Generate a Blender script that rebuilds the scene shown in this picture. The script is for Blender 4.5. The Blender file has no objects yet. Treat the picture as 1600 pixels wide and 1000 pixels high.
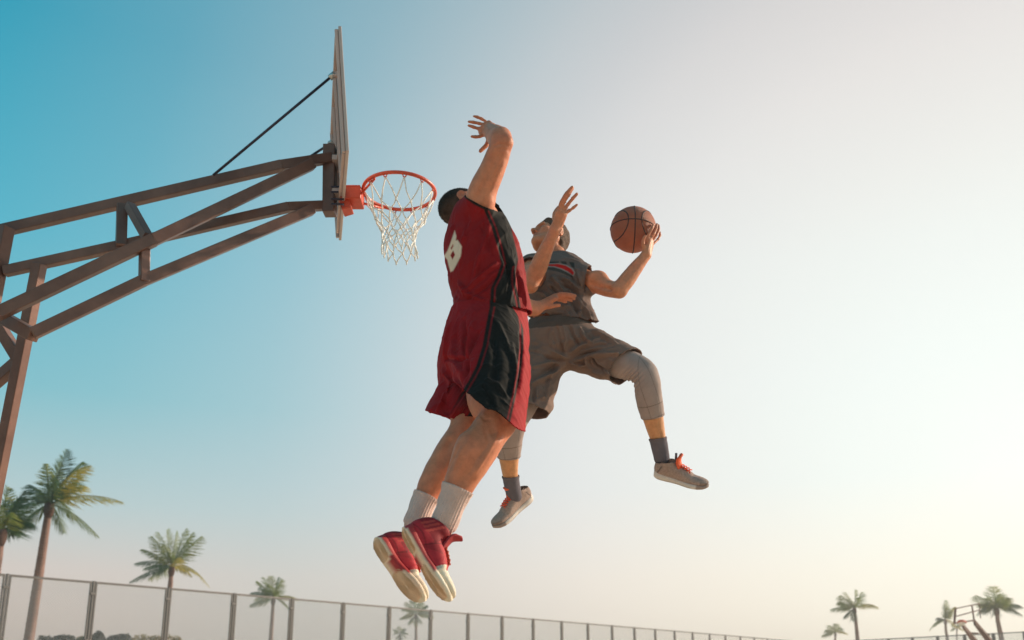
import bpy, bmesh, math, random
import numpy as np
from mathutils import Vector, Matrix
random.seed(7); np.random.seed(7)
R = math.radians
scene = bpy.context.scene
C = scene.collection

# ------------------------------------------------------------------ camera
F_PX = 1400.0            # focal length in pixels of the 1600 px wide photograph
PP_Y = 720.0             # row of the optical axis (lens shifted upwards)
HC = 0.20                # the camera lies almost on the court
PITCH = math.atan(337.0 / F_PX)
SP, CP = math.sin(PITCH), math.cos(PITCH)
cam_data = bpy.data.cameras.new('camera')
cam = bpy.data.objects.new('camera', cam_data); C.objects.link(cam)
cam.location = (0, 0, HC)
cam.rotation_euler = (math.pi / 2 + PITCH, 0, 0)
cam_data.sensor_width = 36.0
cam_data.lens = 36.0 * F_PX / 1600.0
cam_data.shift_y = (PP_Y - 500.0) / 1600.0
cam_data.clip_start = 0.05; cam_data.clip_end = 6000.0
cam_data.dof.use_dof = True
cam_data.dof.focus_distance = 4.1
cam_data.dof.aperture_fstop = 3.2
scene.camera = cam

# ------------------------------------------------------------------ sky, sun, exposure
SUN_AZ, SUN_EL = R(70), R(23)       # azimuth from the view axis towards the right
sun_dir = Vector((math.sin(SUN_AZ) * math.cos(SUN_EL), math.cos(SUN_AZ) * math.cos(SUN_EL), math.sin(SUN_EL)))
GLOW_DIR = Vector((math.sin(R(30)) * math.cos(R(11)), math.cos(R(30)) * math.cos(R(11)), math.sin(R(11))))
world = bpy.data.worlds.new('World'); scene.world = world; world.use_nodes = True

def build_world():
    nt = world.node_tree; nt.nodes.clear(); L = nt.links
    def N(t, **kw):
        n = nt.nodes.new(t)
        for k, v in kw.items(): setattr(n, k, v)
        return n
    out = N('ShaderNodeOutputWorld'); bg = N('ShaderNodeBackground'); L.new(bg.outputs[0], out.inputs[0])
    sky = N('ShaderNodeTexSky', sky_type='NISHITA'); sky.sun_disc = False
    sky.sun_elevation = SUN_EL; sky.sun_rotation = SUN_AZ
    sky.air_density = 1.0; sky.dust_density = 2.0; sky.ozone_density = 3.0
    tc = N('ShaderNodeTexCoord')
    nrm = N('ShaderNodeVectorMath', operation='NORMALIZE'); L.new(tc.outputs['Generated'], nrm.inputs[0])
    sep = N('ShaderNodeSeparateXYZ'); L.new(nrm.outputs[0], sep.inputs[0])
    # elevation ramp of the hazy sky away from the sun
    el = N('ShaderNodeMath', operation='ARCSINE'); L.new(sep.outputs['Z'], el.inputs[0])
    elm = N('ShaderNodeMapRange'); L.new(el.outputs[0], elm.inputs[0])
    elm.inputs[1].default_value = 0.0; elm.inputs[2].default_value = R(90)
    er = N('ShaderNodeValToRGB'); L.new(elm.outputs[0], er.inputs[0])
    stops = [(0.0, (.74, .56, .46)), (0.066, (.62, .54, .49)), (0.11, (.40, .52, .53)), (0.18, (.155, .435, .50)),
             (0.275, (.052, .370, .485)), (0.40, (.010, .278, .40)), (0.55, (.030, .245, .36)), (0.75, (.09, .215, .29)), (1.0, (.11, .195, .25))]
    ramp(er, stops)
    # veil of light round the sun
    dot = N('ShaderNodeVectorMath', operation='DOT_PRODUCT'); L.new(nrm.outputs[0], dot.inputs[0]); dot.inputs[1].default_value = GLOW_DIR
    ac = N('ShaderNodeMath', operation='ARCCOSINE'); L.new(dot.outputs['Value'], ac.inputs[0])
    am = N('ShaderNodeMapRange'); L.new(ac.outputs[0], am.inputs[0]); am.inputs[1].default_value = 0; am.inputs[2].default_value = R(90)
    gr = N('ShaderNodeValToRGB'); L.new(am.outputs[0], gr.inputs[0])
    ramp(gr, [(d / 90., (w,) * 3) for d, w in ((0, 1), (24, .98), (30, .94), (36, .81), (45, .49), (54, .20), (63, .03), (72, 0), (90, 0))])
    gc = N('ShaderNodeValToRGB'); L.new(am.outputs[0], gc.inputs[0])
    ramp(gc, [(d / 90., tuple(x / 1.2 for x in c)) for d, c in ((0, (.97, 1.02, .98)), (9, (.92, .98, .94)), (18, (.87, .90, .87)), (25, (.815, .835, .825)), (33, (.715, .74, .75)), (45, (.57, .67, .70)), (90, (.54, .65, .69)))])
    wr = N('ShaderNodeValToRGB'); L.new(elm.outputs[0], wr.inputs[0])      # warmer low down, where the air is thickest
    ramp(wr, [(0, (1.0, .87, .74)), (.066, (.95, .86, .775)), (.13, (.845, .84, .83)), (.2, (.833,) * 3), (.28, (.83, .825, .82)), (.38, (.82, .775, .76)), (.46, (.79, .725, .705)), (1, (.79, .725, .705))])
    gw = N('ShaderNodeMixRGB', blend_type='MULTIPLY'); gw.inputs[0].default_value = 1; L.new(gc.outputs[0], gw.inputs[1]); L.new(wr.outputs[0], gw.inputs[2])
    g2 = N('ShaderNodeMixRGB', blend_type='MULTIPLY'); g2.inputs[0].default_value = 1; L.new(gw.outputs[0], g2.inputs[1]); g2.inputs[2].default_value = (1.2, 1.2, 1.2, 1)
    mx = N('ShaderNodeMixRGB'); L.new(gr.outputs[0], mx.inputs[0]); L.new(er.outputs[0], mx.inputs[1]); L.new(g2.outputs[0], mx.inputs[2])
    # physical sky adds its own colour
    sc = N('ShaderNodeMixRGB', blend_type='MULTIPLY'); sc.inputs[0].default_value = 1; L.new(sky.outputs[0], sc.inputs[1]); sc.inputs[2].default_value = (.05, .05, .05, 1)
    fin = N('ShaderNodeMixRGB'); fin.inputs[0].default_value = .95; L.new(sc.outputs[0], fin.inputs[1]); L.new(mx.outputs[0], fin.inputs[2])
    L.new(fin.outputs[0], bg.inputs[0]); bg.inputs[1].default_value = 1.2

def ramp(node, stops):
    e = node.color_ramp.elements
    node.color_ramp.interpolation = 'LINEAR'
    while len(e) > 1: e.remove(e[-1])
    e[0].position = stops[0][0]; e[0].color = (*stops[0][1], 1)
    for p, c in stops[1:]:
        x = e.new(p); x.color = (*c, 1)
build_world()

sl = bpy.data.lights.new('sun', 'SUN'); so = bpy.data.objects.new('sun', sl); C.objects.link(so)
sl.energy = 5.0; sl.angle = R(0.6); sl.color = (1.0, .82, .63)
so.rotation_euler = sun_dir.to_track_quat('Z', 'Y').to_euler()
so.location = (20, 20, 30)
vs = scene.view_settings
vs.view_transform = 'Standard'; vs.look = 'None'; vs.exposure = 0.06; vs.gamma = 1.0; vs.use_curve_mapping = False
scene.render.resolution_x = 1024; scene.render.resolution_y = 640

# ------------------------------------------------------------------ helpers
def W(px, py, z):
    """point seen at photo pixel (px, py) at depth z metres"""
    xc = (px - 800.0) / F_PX * z; yc = (PP_Y - py) / F_PX * z
    return np.array((xc, z * CP - yc * SP, HC + z * SP + yc * CP))
def D(x, y, z):
    """direction: right, up, away (of the camera) -> unit world vector"""
    v = np.array((x, z * CP - y * SP, z * SP + y * CP)); return v / np.linalg.norm(v)
def proj(P):
    P = np.asarray(P, float)
    x = P[..., 0]; Y = P[..., 1]; Z = P[..., 2] - HC
    z = Y * CP + Z * SP; yc = -Y * SP + Z * CP
    return 800 + F_PX * x / z, PP_Y - F_PX * yc / z, z
def unit(v): v = np.asarray(v, float); return v / (np.linalg.norm(v) + 1e-12)

def tag(o, label=None, cat=None, group=None, kind=None):
    if label: o['label'] = label
    if cat: o['category'] = cat
    if group: o['group'] = group
    if kind: o['kind'] = kind
    return o
def empty(name, loc=(0, 0, 0)):
    o = bpy.data.objects.new(name, None); o.location = loc; o.empty_display_size = .1; C.objects.link(o); return o
def link(name, me, parent=None, mat=None):
    o = bpy.data.objects.new(name, me); C.objects.link(o)
    if mat and not me.materials: me.materials.append(mat)
    if parent:
        o.parent = parent
        o.matrix_parent_inverse = Matrix.Translation(-Vector(parent.location))
    return o
def mesh_np(name, V, Fq, smooth=True, col=None):
    """numpy vertices + faces (quads or tris, one array, or a list of lists)"""
    me = bpy.data.meshes.new(name)
    if isinstance(Fq, np.ndarray):
        n, k = Fq.shape
        me.vertices.add(len(V)); me.vertices.foreach_set('co', np.asarray(V, np.float32).ravel())
        me.loops.add(n * k); me.loops.foreach_set('vertex_index', Fq.astype(np.int32).ravel())
        me.polygons.add(n); me.polygons.foreach_set('loop_start', np.arange(0, n * k, k, dtype=np.int32))
        me.polygons.foreach_set('loop_total', np.full(n, k, np.int32))
        me.update(calc_edges=True)
    else:
        me.from_pydata([tuple(v) for v in V], [], Fq); me.update()
    me.validate()
    if smooth: me.polygons.foreach_set('use_smooth', np.ones(len(me.polygons), bool))
    if col is not None:
        a = me.color_attributes.new('Col', 'FLOAT_COLOR', 'POINT')
        c = np.ones((len(V), 4), np.float32); c[:, :3] = col; a.data.foreach_set('color', c.ravel())
    return me

class MB:
    """collects simple solids into one mesh"""
    def __init__(s): s.v = []; s.f = []
    def add(s, V, Fs):
        b = len(s.v); s.v += [tuple(map(float, v)) for v in V]; s.f += [tuple(i + b for i in f) for f in Fs]
    def bar(s, a, b, w, h=None, up=(0, 0, 1), ext=0.0):
        h = h or w; a = np.array(a, float); b = np.array(b, float); t = unit(b - a); a = a - t * ext; b = b + t * ext
        sd = np.cross(t, up)
        if np.linalg.norm(sd) < 1e-4: sd = np.cross(t, (1, 0, 0))
        sd = unit(sd); u = unit(np.cross(sd, t))
        V = []
        for p in (a, b):
            for i, j in ((-1, -1), (1, -1), (1, 1), (-1, 1)): V.append(p + sd * i * w / 2 + u * j * h / 2)
        s.add(V, [(0, 3, 2, 1), (4, 5, 6, 7), (0, 1, 5, 4), (1, 2, 6, 5), (2, 3, 7, 6), (3, 0, 4, 7)])
    def box(s, c, sx, sy, sz): s.bar((c[0], c[1], c[2] - sz / 2), (c[0], c[1], c[2] + sz / 2), sx, sy, up=(0, 1, 0))
    def tube(s, pts, r, n=8, closed=False):
        pts = [np.array(p, float) for p in pts]; m = len(pts)
        rs = r if isinstance(r, (list, tuple, np.ndarray)) else [r] * m
        b = len(s.v); ref = np.array((.13, .27, .95))
        for i, p in enumerate(pts):
            q0 = pts[(i - 1) % m] if (closed or i > 0) else p; q1 = pts[(i + 1) % m] if (closed or i < m - 1) else p
            t = unit(q1 - q0); x = np.cross(t, ref)
            if np.linalg.norm(x) < .05: x = np.cross(t, (1, 0, 0))
            x = unit(x); y = np.cross(t, x)
            for k in range(n):
                a = 2 * math.pi * k / n; s.v.append(tuple(p + rs[i] * (math.cos(a) * x + math.sin(a) * y)))
        for i in range(m if closed else m - 1):
            j = (i + 1) % m
            for k in range(n):
                k2 = (k + 1) % n; s.f.append((b + i * n + k, b + i * n + k2, b + j * n + k2, b + j * n + k))
        if not closed:
            s.f.append(tuple(b + k for k in range(n))[::-1]); s.f.append(tuple(b + (m - 1) * n + k for k in range(n)))
    def build(s, name, mat, parent=None, smooth=False, bevel=0):
        me = mesh_np(name, s.v, s.f, smooth=smooth)
        o = link(name, me, parent, mat)
        if bevel:
            m = o.modifiers.new('bevel', 'BEVEL'); m.width = bevel; m.segments = 2; m.limit_method = 'ANGLE'
        return o

# ------------------------------------------------------------------ materials
MATS = {}
def mat(name, col=(.5, .5, .5), rough=.6, metal=0.0, vcol=False, noise=.0, nscale=8.0, bump=0.0, bscale=60.0, sss=0.0,
        sheen=0.0, trans=0.0, col2=None, bstretch=None, spec=.5, weave=0.0):
    m = bpy.data.materials.new(name); m.use_nodes = True; nt = m.node_tree; L = nt.links
    b = nt.nodes['Principled BSDF']
    b.inputs['Roughness'].default_value = rough; b.inputs['Metallic'].default_value = metal
    b.inputs['Specular IOR Level'].default_value = spec
    tc = nt.nodes.new('ShaderNodeTexCoord')
    if vcol:
        a = nt.nodes.new('ShaderNodeAttribute'); a.attribute_name = 'Col'; src = a.outputs['Color']
    else:
        rgb = nt.nodes.new('ShaderNodeRGB'); rgb.outputs[0].default_value = (*col, 1); src = rgb.outputs[0]
    if noise or col2:
        nz = nt.nodes.new('ShaderNodeTexNoise'); nz.inputs['Scale'].default_value = nscale; nz.inputs['Detail'].default_value = 6
        nz.inputs['Roughness'].default_value = .65
        L.new(tc.outputs['Object'], nz.inputs['Vector'])
        mx = nt.nodes.new('ShaderNodeMixRGB')
        if col2:
            rp = nt.nodes.new('ShaderNodeValToRGB'); rp.color_ramp.elements[0].position = .38; rp.color_ramp.elements[1].position = .66
            L.new(nz.outputs['Fac'], rp.inputs[0]); L.new(rp.outputs[0], mx.inputs[0]); L.new(src, mx.inputs[1]); mx.inputs[2].default_value = (*col2, 1)
        else:
            mr = nt.nodes.new('ShaderNodeMapRange'); L.new(nz.outputs['Fac'], mr.inputs[0])
            mr.inputs[1].default_value = .25; mr.inputs[2].default_value = .75
            mr.inputs[3].default_value = 1 - noise; mr.inputs[4].default_value = 1 + noise
            mx.blend_type = 'MULTIPLY'; mx.inputs[0].default_value = 1; L.new(src, mx.inputs[1]); L.new(mr.outputs[0], mx.inputs[2])
        src = mx.outputs[0]
    L.new(src, b.inputs['Base Color'])
    if bump:
        bn = nt.nodes.new('ShaderNodeTexNoise'); bn.inputs['Scale'].default_value = bscale; bn.inputs['Detail'].default_value = 4
        if bstretch:
            mp = nt.nodes.new('ShaderNodeMapping'); mp.inputs['Scale'].default_value = bstretch; L.new(tc.outputs['Object'], mp.inputs[0]); L.new(mp.outputs[0], bn.inputs['Vector'])
        else: L.new(tc.outputs['Object'], bn.inputs['Vector'])
        bp = nt.nodes.new('ShaderNodeBump'); bp.inputs['Strength'].default_value = bump; bp.inputs['Distance'].default_value = .01
        L.new(bn.outputs['Fac'], bp.inputs['Height']); L.new(bp.outputs[0], b.inputs['Normal'])
    if sss:
        b.inputs['Subsurface Weight'].default_value = sss; b.inputs['Subsurface Radius'].default_value = (1.0, .35, .2); b.inputs['Subsurface Scale'].default_value = .008
    if sheen: b.inputs['Sheen Weight'].default_value = sheen; b.inputs['Sheen Roughness'].default_value = .4
    if trans:
        # thin leaf or cloth: part of the light passes through
        out = nt.nodes['Material Output']; tr = nt.nodes.new('ShaderNodeBsdfTranslucent'); ms = nt.nodes.new('ShaderNodeMixShader')
        ms.inputs[0].default_value = trans; L.new(src, tr.inputs[0]); L.new(b.outputs[0], ms.inputs[1]); L.new(tr.outputs[0], ms.inputs[2]); L.new(ms.outputs[0], out.inputs[0])
    MATS[name] = m; return m
mat('ground', (.66, .50, .36), .9, noise=.12, nscale=.7, bump=.2, bscale=30)
mat('bronze', (.125, .058, .043), .42, metal=.2, noise=.38, nscale=3.2, bump=.10, bscale=70, col2=(.20, .10, .072))  # lighter patches put rusty tone and orange sheen into the colour
mat('rod', (.04, .03, .05), .45, metal=.5)
mat('board_paint', (.55, .40, .36), .5, noise=.10, nscale=7, bump=.05)
mat('board_face', (.50, .38, .34), .35, noise=.06, nscale=5)
mat('steel', (.55, .53, .5), .3, metal=.9)
mat('rim_red', (.58, .062, .020), .38, noise=.22, nscale=16, bump=.08, bscale=120)
mat('net_cord', (.88, .85, .80), .9, noise=.25, nscale=40, bump=.3, bscale=500)
mat('fence_paint', (.13, .118, .112), .5, metal=.3, noise=.15, nscale=3)
mat('fence_wire', (.60, .56, .54), .5, metal=.5)
mat('trunk', (.24, .145, .12), .95, noise=.35, nscale=2.5, bump=.8, bscale=6, bstretch=(1, 1, 3))
mat('frond_green', (.115, .18, .035), .55, noise=.3, nscale=.8, trans=.45, col2=(.26, .26, .035))
mat('frond_yellow', (.42, .34, .05), .6, noise=.25, nscale=1.0, trans=.35)
mat('frond_dark', (.055, .11, .04), .6, noise=.3, nscale=.8, trans=.3)
mat('husk', (.10, .05, .035), .9, noise=.3, nscale=8)
mat('hedge_dark', (.05, .055, .035), .8, noise=.3, nscale=2, trans=.2)
mat('hedge_yellow', (.33, .24, .08), .8, noise=.25, nscale=2, trans=.25)
mat('skin_a', vcol=True, rough=.50, noise=.20, nscale=34, bump=.16, bscale=200, sss=.10, spec=.30)
mat('hair', vcol=True, rough=.85, noise=.45, nscale=55, bump=.5, bscale=900, spec=.2)
mat('hair_brown', (.115, .050, .022), .7, noise=.35, nscale=60, bump=.7, bscale=300, bstretch=(1, 1, 4))
mat('jersey', vcol=True, rough=.72, noise=.10, nscale=9, bump=.10, bscale=240, spec=.12)
mat('grey_cloth', vcol=True, rough=.85, noise=.12, nscale=12, bump=.14, bscale=300, spec=.12, trans=.08)
mat('sock_white', (.68, .49, .44), .95, noise=.12, nscale=30, bump=.5, bscale=260, spec=.2)
mat('sock_grey', (.15, .13, .15), .95, noise=.12, nscale=30, bump=.4, bscale=300, spec=.2)
mat('shoe', vcol=True, rough=.62, noise=.14, nscale=40, bump=.25, bscale=380, spec=.3)
mat('knit', vcol=True, rough=.85, noise=.28, nscale=110, bump=.45, bscale=420, spec=.2)
mat('lace_red', (.60, .10, .05), .8, noise=.2, nscale=60)
mat('lace_orange', (.80, .085, .03), .8, noise=.2, nscale=60)
mat('midsole', (.72, .66, .58), .6, noise=.06, nscale=30)

# ------------------------------------------------------------------ ground
gm = MB(); gm.add([(-3000, -300, 0), (3000, -300, 0), (3000, 5000, 0), (-3000, 5000, 0)], [(0, 1, 2, 3)])
tag(gm.build('ground', MATS['ground']), 'pale sandy concrete court', None, kind='structure')

# ------------------------------------------------------------------ basketball stand
def make_stand():
    root = empty('basketball_stand', tuple(W(30, 600, 5.1) * (1, 1, 0)))
    tag(root, 'tall brown steel truss basketball stand with red hoop and white net', 'basketball hoop')
    B = MATS['bronze']
    up = D(0, 1, .12)
    def beam(name, pts, w, h=None):
        m = MB()
        for a, b in zip(pts[:-1], pts[1:]): m.bar(a, b, w, h, up=up, ext=.004)
        return m.build(name, B, root, bevel=.004)
    zb = 5.72
    T0, T1 = W(517, 247, zb), W(517, 321, zb)
    kA, kB = W(440, 259, 5.55), W(450, 324, 5.55)
    # four chords: far pair, near pair, meeting at the head plate
    beam('upper_chord', [T0, kA, W(-60, 375, 5.15)], .060)
    beam('upper_chord', [W(487, 257, 5.60), W(240, 375, 5.02), W(-60, 517, 4.62)], .064)
    beam('lower_chord', [T1, kB, W(190, 384, 5.22), W(8, 424, 5.13)], .056)
    beam('lower_chord', [W(487, 328, 5.58), W(225, 438, 4.99), W(52, 521, 4.72)], .060)
    # web members
    beam('brace', [W(191, 322, 5.26), W(189, 384, 5.19)], .058)
    beam('brace', [W(203, 322, 5.22), W(230, 370, 5.06)], .05)
    beam('brace', [W(226, 384, 5.02), W(225, 440, 4.98)], .05)
    beam('brace', [W(-30, 476, 4.9), W(53, 524, 4.75)], .066)
    beam('brace', [W(-14, 470, 5.12), W(8, 355, 5.15)], .075)
    beam('brace', [W(-40, 446, 5.2), W(31, 563, 5.12)], .062)
    beam('brace', [W(-40, 625, 5.2), W(32, 563, 5.12)], .062)
    # mast down to the court
    a, b = W(62, 412, 5.13), W(-3, 742, 5.08); t = (b - a); g = a + t * (a[2] / (a[2] - b[2]))
    m = MB(); m.bar(a, g, .060, .060, up=D(.2, 0, 1)); m.build('mast', B, root, bevel=.004)
    # second mast out of frame on the left and the base
    a2 = W(-64, 520, 4.62); g2 = np.array((a2[0] - .25, a2[1], 0.0)); m = MB(); m.bar(a2, g2, .078, .085, up=up); m.build('mast', B, root, bevel=.004)
    m = MB(); c = (g + g2) / 2; m.bar((c[0] - .6, c[1], .14), (c[0] + .6, c[1], .14), 1.0, .27); m.build('base', B, root, bevel=.02)
    # head plate
    m = MB(); m.bar(W(516, 230, zb + .05), W(515, 335, zb - .02), .10, .075, up=D(1, 0, 0)); m.build('head_plate', B, root, bevel=.004)
    # backboard
    NB, NT, FB = W(543, 236, 5.1), W(531, 40, 5.25), W(531.5, 376, 6.2); FT = NT + FB - NB
    uu = unit(NT - NB); vv = unit(FB - NB); nn = unit(np.cross(vv, uu))
    if nn[0] < 0: nn = -nn
    brd = MB(); ctr = (NB + FT) / 2; hw = np.linalg.norm(FB - NB) / 2; hh = np.linalg.norm(NT - NB) / 2
    brd.bar(ctr - vv * hw, ctr + vv * hw, .018, 2 * hh, up=uu)
    bo = brd.build('backboard', MATS['board_face'], root, bevel=.003)
    off = -nn * .019
    def fr(p, q, w=.020, name='board_frame'):
        m = MB(); m.bar(p + off, q + off, w, w, up=uu); return m.build(name, MATS['board_paint'], bo, bevel=.003)
    i = .03
    def q(s, t): return ctr + vv * s * (hw - i) + uu * t * (hh - i)
    fr(q(-1, -1.06), q(-1, 1.06)); fr(q(1, -1.06), q(1, 1.06)); fr(q(-.93, 1), q(.93, 1)); fr(q(-.93, -1), q(.93, -1))
    fr(q(-.3, -.93), q(-.3, .93), .019); fr(q(.3, -.93), q(.3, .93), .019); fr(q(-.26, -.35), q(.26, -.35), .018)
    # brackets between plate and board
    for py in (252, 303):
        m = MB(); p = W(521, py, zb); m.bar(p, p + D(1, 0, 0) * .05, .10, .035); m.build('bracket', MATS['board_paint'], root, bevel=.003)
    # tie rods with clevis ends
    for p, e in (((333, 274, 5.38), (521, 117, 5.40)), ((481, 247, 5.68), (518, 223, 6.05))):
        a = W(*p); b = W(*e)
        m = MB(); m.tube([a, b], .0085, 8); r = m.build('tie_rod', MATS['rod'], root, smooth=True)
        m = MB(); m.tube([b - unit(b - a) * .03, b + unit(b - a) * .012], .019, 8); m.build('clevis', MATS['steel'], r, smooth=True)
        m = MB(); m.bar(b, b + D(1, 0, 0) * .05, .03, .03); m.build('lug', MATS['board_paint'], r, bevel=.002)
    for py in (292, 300, 311, 319):
        m = MB(); p = W(525, py, 5.62); m.tube([p - nn * .03, p + nn * .05], .007, 6); m.build('bolt', MATS['rod'], root, smooth=True)
    # hoop
    rc = W(624, 299.5, 5.73); RR = .228
    X = np.array((1., 0, 0)); Y = np.array((0., 1, 0)); Zv = np.array((0., 0, 1))
    def rp(a, rr=RR, dz=0): return rc + rr * (math.cos(a) * X + math.sin(a) * Y) + dz * Zv
    m = MB(); m.tube([rp(2 * math.pi * k / 72) for k in range(72)], .0118, 12, closed=True)
    hoop = m.build('hoop', MATS['rim_red'], root, smooth=True)
    bx = rc - X * (RR + .055)
    m = MB(); m.bar(bx + X * .045 - Zv * .0, bx - X * .085, .15, .012); m.bar(bx + X * .05 - Zv * .045, bx - X * .08 - Zv * .045, .145, .085)
    m.build('hoop_bracket', MATS['rim_red'], hoop, bevel=.006)
    m = MB(); m.bar(bx - X * .08 - Zv * .12, bx - X * .02 - Zv * .10, .10, .07); m.build('bracket_foot', MATS['rim_red'], hoop, bevel=.006)
    for s in (-1, 1):
        m = MB(); m.tube([bx + X * .05 + Y * s * .06 - Zv * .05, rp(math.pi - s * .95, RR - .005, -.016)], .008, 8); m.build('hoop_stay', MATS['rim_red'], hoop, smooth=True)
    for k in range(12):
        a = 2 * math.pi * (k + .5) / 12; m = MB()
        m.tube([rp(a - .05, RR, -.010), rp(a - .03, RR, -.026), rp(a + .03, RR, -.026), rp(a + .05, RR, -.010)], .0042, 6); m.build('net_hook', MATS['rim_red'], hoop, smooth=True)
    # net: twelve strings criss-crossing down in five rows of diamonds
    rnd = random.Random(5)
    rows = [(0.0, .224), (.135, .172), (.20, .142), (.262, .122), (.322, .112), (.385, .112), (.45, .118)]
    jit = {}
    def node(r, k):
        k %= 12
        if (r, k) not in jit:
            dz, rr = rows[r]
            w = 0 if r == 0 else .013
            a = 2 * math.pi * (k + .5 + (r % 2) * .5) / 12 + rnd.uniform(-w, w) * 6
            rr = rr + rnd.uniform(-w, w) + (0 if r == 0 else .012 * math.sin(2 * a + r))
            sw = .012 * r / 5
            jit[(r, k)] = rp(a, rr, -.024 - dz * .90 + rnd.uniform(-w, w) * (1.6 if r == 6 else .8)) + X * sw - Y * sw * .4
        return jit[(r, k)]
    nm = MB()
    for r in range(6):
        for k in range(12):
            a = node(r, k)
            for b in ((node(r + 1, k), node(r + 1, k - 1)) if r % 2 == 0 else (node(r + 1, k), node(r + 1, k + 1))):
                mid = (a + b) / 2 + np.array((rnd.uniform(-1, 1), rnd.uniform(-1, 1), -.6)) * (.006 if r else .010)
                nm.tube([a, mid, b], .0043, 6)
            if r > 0:
                nm.tube([a + Zv * .009, a, a - Zv * .009], [.0045, .0085, .0045], 6)
    for k in range(12): nm.tube([node(6, k) + Zv * .008, node(6, k), node(6, k) - Zv * (.012 + rnd.random() * .01)], [.004, .007, .003], 6)
    nm.build('net', MATS['net_cord'], hoop, smooth=True)
    return root
make_stand()

# distant second stand
def make_far_stand():
    z = 42.0
    root = empty('basketball_stand', tuple(W(1545, 1000, z) * (1, 1, 0)))
    tag(root, 'distant basketball stand with open framed backboard beside the right palms', 'basketball hoop')
    mt = MATS['bronze']
    def bar(name, p, q, w, par=root):
        m = MB(); m.bar(W(*p), W(*q), w); return m.build(name, mt, par)
    bb = bar('board_frame', (1491, 975, z), (1493, 951, z), .07)
    bar('board_frame', (1522, 969, z + 1), (1518.5, 945, z + 1), .07)
    bar('board_frame', (1493, 951, z), (1530, 943, z + 1.2), .05); bar('board_frame', (1494, 963, z), (1531, 953, z + 1.2), .05)
    bar('board_frame', (1491, 974, z), (1523, 969, z + 1), .07); bar('board_frame', (1532, 966, z + 1.3), (1530, 943, z + 1.2), .04)
    m = MB(); pts = [W(1503 + 6 * math.cos(a), 972 + 2.2 * math.sin(a), z - .4 + .3 * math.sin(a)) for a in np.linspace(0, 6.283, 17)[:-1]]
    m.tube(pts, .05, 6, closed=True); h = m.build('hoop', MATS['rim_red'], root, smooth=True)
    m = MB()
    for k in range(16):
        a = pts[k]; b = W(1502.5 + 3.5 * math.cos(k * .393), 977, z - .4); m.tube([a, b], .02, 4)
    m.build('net', MATS['net_cord'], h)
    for p, q in (((1502, 974, z), (1531, 1008, z + 1)), ((1504, 977, z), (1527, 1012, z + 1)), ((1522, 970, z + 1), (1558, 1012, z + 2)), ((1523, 974, z + 1), (1549, 1010, z + 2))):
        bar('arm', p, q, .11)
    for p, q in (((1517, 989, z + .5), (1529, 990, z + .6)), ((1537, 988, z + 1.5), (1546, 992, z + 1.6))): bar('brace', p, q, .07)
    for p in ((1531, 1006, z + 1), (1556, 1008, z + 2)):
        a = W(*p); m = MB(); m.bar(a, (a[0], a[1], 0), .12); m.build('mast', mt, root)
    return root
make_far_stand()

# ------------------------------------------------------------------ fences
PANEL = {}
def wire_mesh(w, h):
    key = (round(w, 3), round(h, 3))
    if key in PANEL: return PANEL[key]
    V = []; Fc = []
    def strip(a, b, r=.0045):
        t = unit(np.array(b) - np.array(a)); s = np.array((-t[2], 0, t[0])) * r; o = np.array((0, r, 0)); n = len(V)
        for p in (a, b): V.extend([np.array(p) + s, np.array(p) - s * .5 + o, np.array(p) - s * .5 - o])
        Fc.extend([(n, n + 1, n + 4, n + 3), (n + 1, n + 2, n + 5, n + 4), (n + 2, n, n + 3, n + 5)])
    st = .085; k = -h
    while k < w:
        for sgn in (0, 1):
            x0, z0, x1, z1 = k, 0, k + h, h
            if x0 < 0: z0 = -x0; x0 = 0
            if x1 > w: z1 = h - (x1 - w); x1 = w
            if z1 > z0:
                if sgn: strip((w - x0, 0, z0), (w - x1, 0, z1))
                else: strip((x0, 0, z0), (x1, 0, z1))
        k += st
    PANEL[key] = mesh_np('wire_mesh', V, Fc, smooth=False); return PANEL[key]
SHARED = {}
def shared_box(name, sx, sy, sz):
    k = (name, sx, sy, sz)
    if k not in SHARED:
        m = MB(); m.box((0, 0, sz / 2), sx, sy, sz); SHARED[k] = mesh_np(name, m.v, m.f, smooth=False)
    return SHARED[k]
def make_fence(P0, d, n0, n1, s, H, label, ph=.045):
    d = unit(d); ang = math.atan2(d[1], d[0])
    root = empty('fence', (P0[0], P0[1], 0)); tag(root, label, 'fence', 'fences round the court')
    def put(name, me, x, z, mt, par=root, y=0.0):
        o = bpy.data.objects.new(name, me); C.objects.link(o)
        if not me.materials: me.materials.append(mt)
        p = np.array((P0[0], P0[1], 0)) + d * x + np.array((-d[1], d[0], 0)) * y
        o.parent = par
        if par is root: o.location = (p[0] - P0[0], p[1] - P0[1], z); o.rotation_euler = (0, 0, ang)
        return o
    fp, fw = MATS['fence_paint'], MATS['fence_wire']
    for i in range(n0, n1 + 1):
        x = i * s
        put('post', shared_box('post', .055, .08, H - .04), x, 0, fp)
        for zz in (H - .45, 1.2): put('clamp', shared_box('clamp', .19, .11, .07), x, zz, fp)
        if i == n1: continue
        a, b = x + .085, x + s - .085; w = b - a
        for xx in (a, b): put('panel_frame', shared_box('panel_frame', ph, .05, H - .22), xx, .10, fp)
        put('top_rail', shared_box('top_rail', w + ph, .05, .065), (a + b) / 2, H - .117, fp)
        put('bottom_rail', shared_box('top_rail', w + ph, .05, .065), (a + b) / 2, .10, fp)
        put('wire_mesh', wire_mesh(w, H - .25), a, .12, fw)
    return root
Pf = W(12, 897, 25.1); df = np.array((1100, 1400 * CP + 337 * SP, 0.0)); df = np.array((1100.0, 1400 * CP + 337 * SP, 0))
make_fence(Pf, df, -1, 24, 2.5, Pf[2] + .05, 'long dark metal mesh fence running from the left palms to the far centre')
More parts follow.
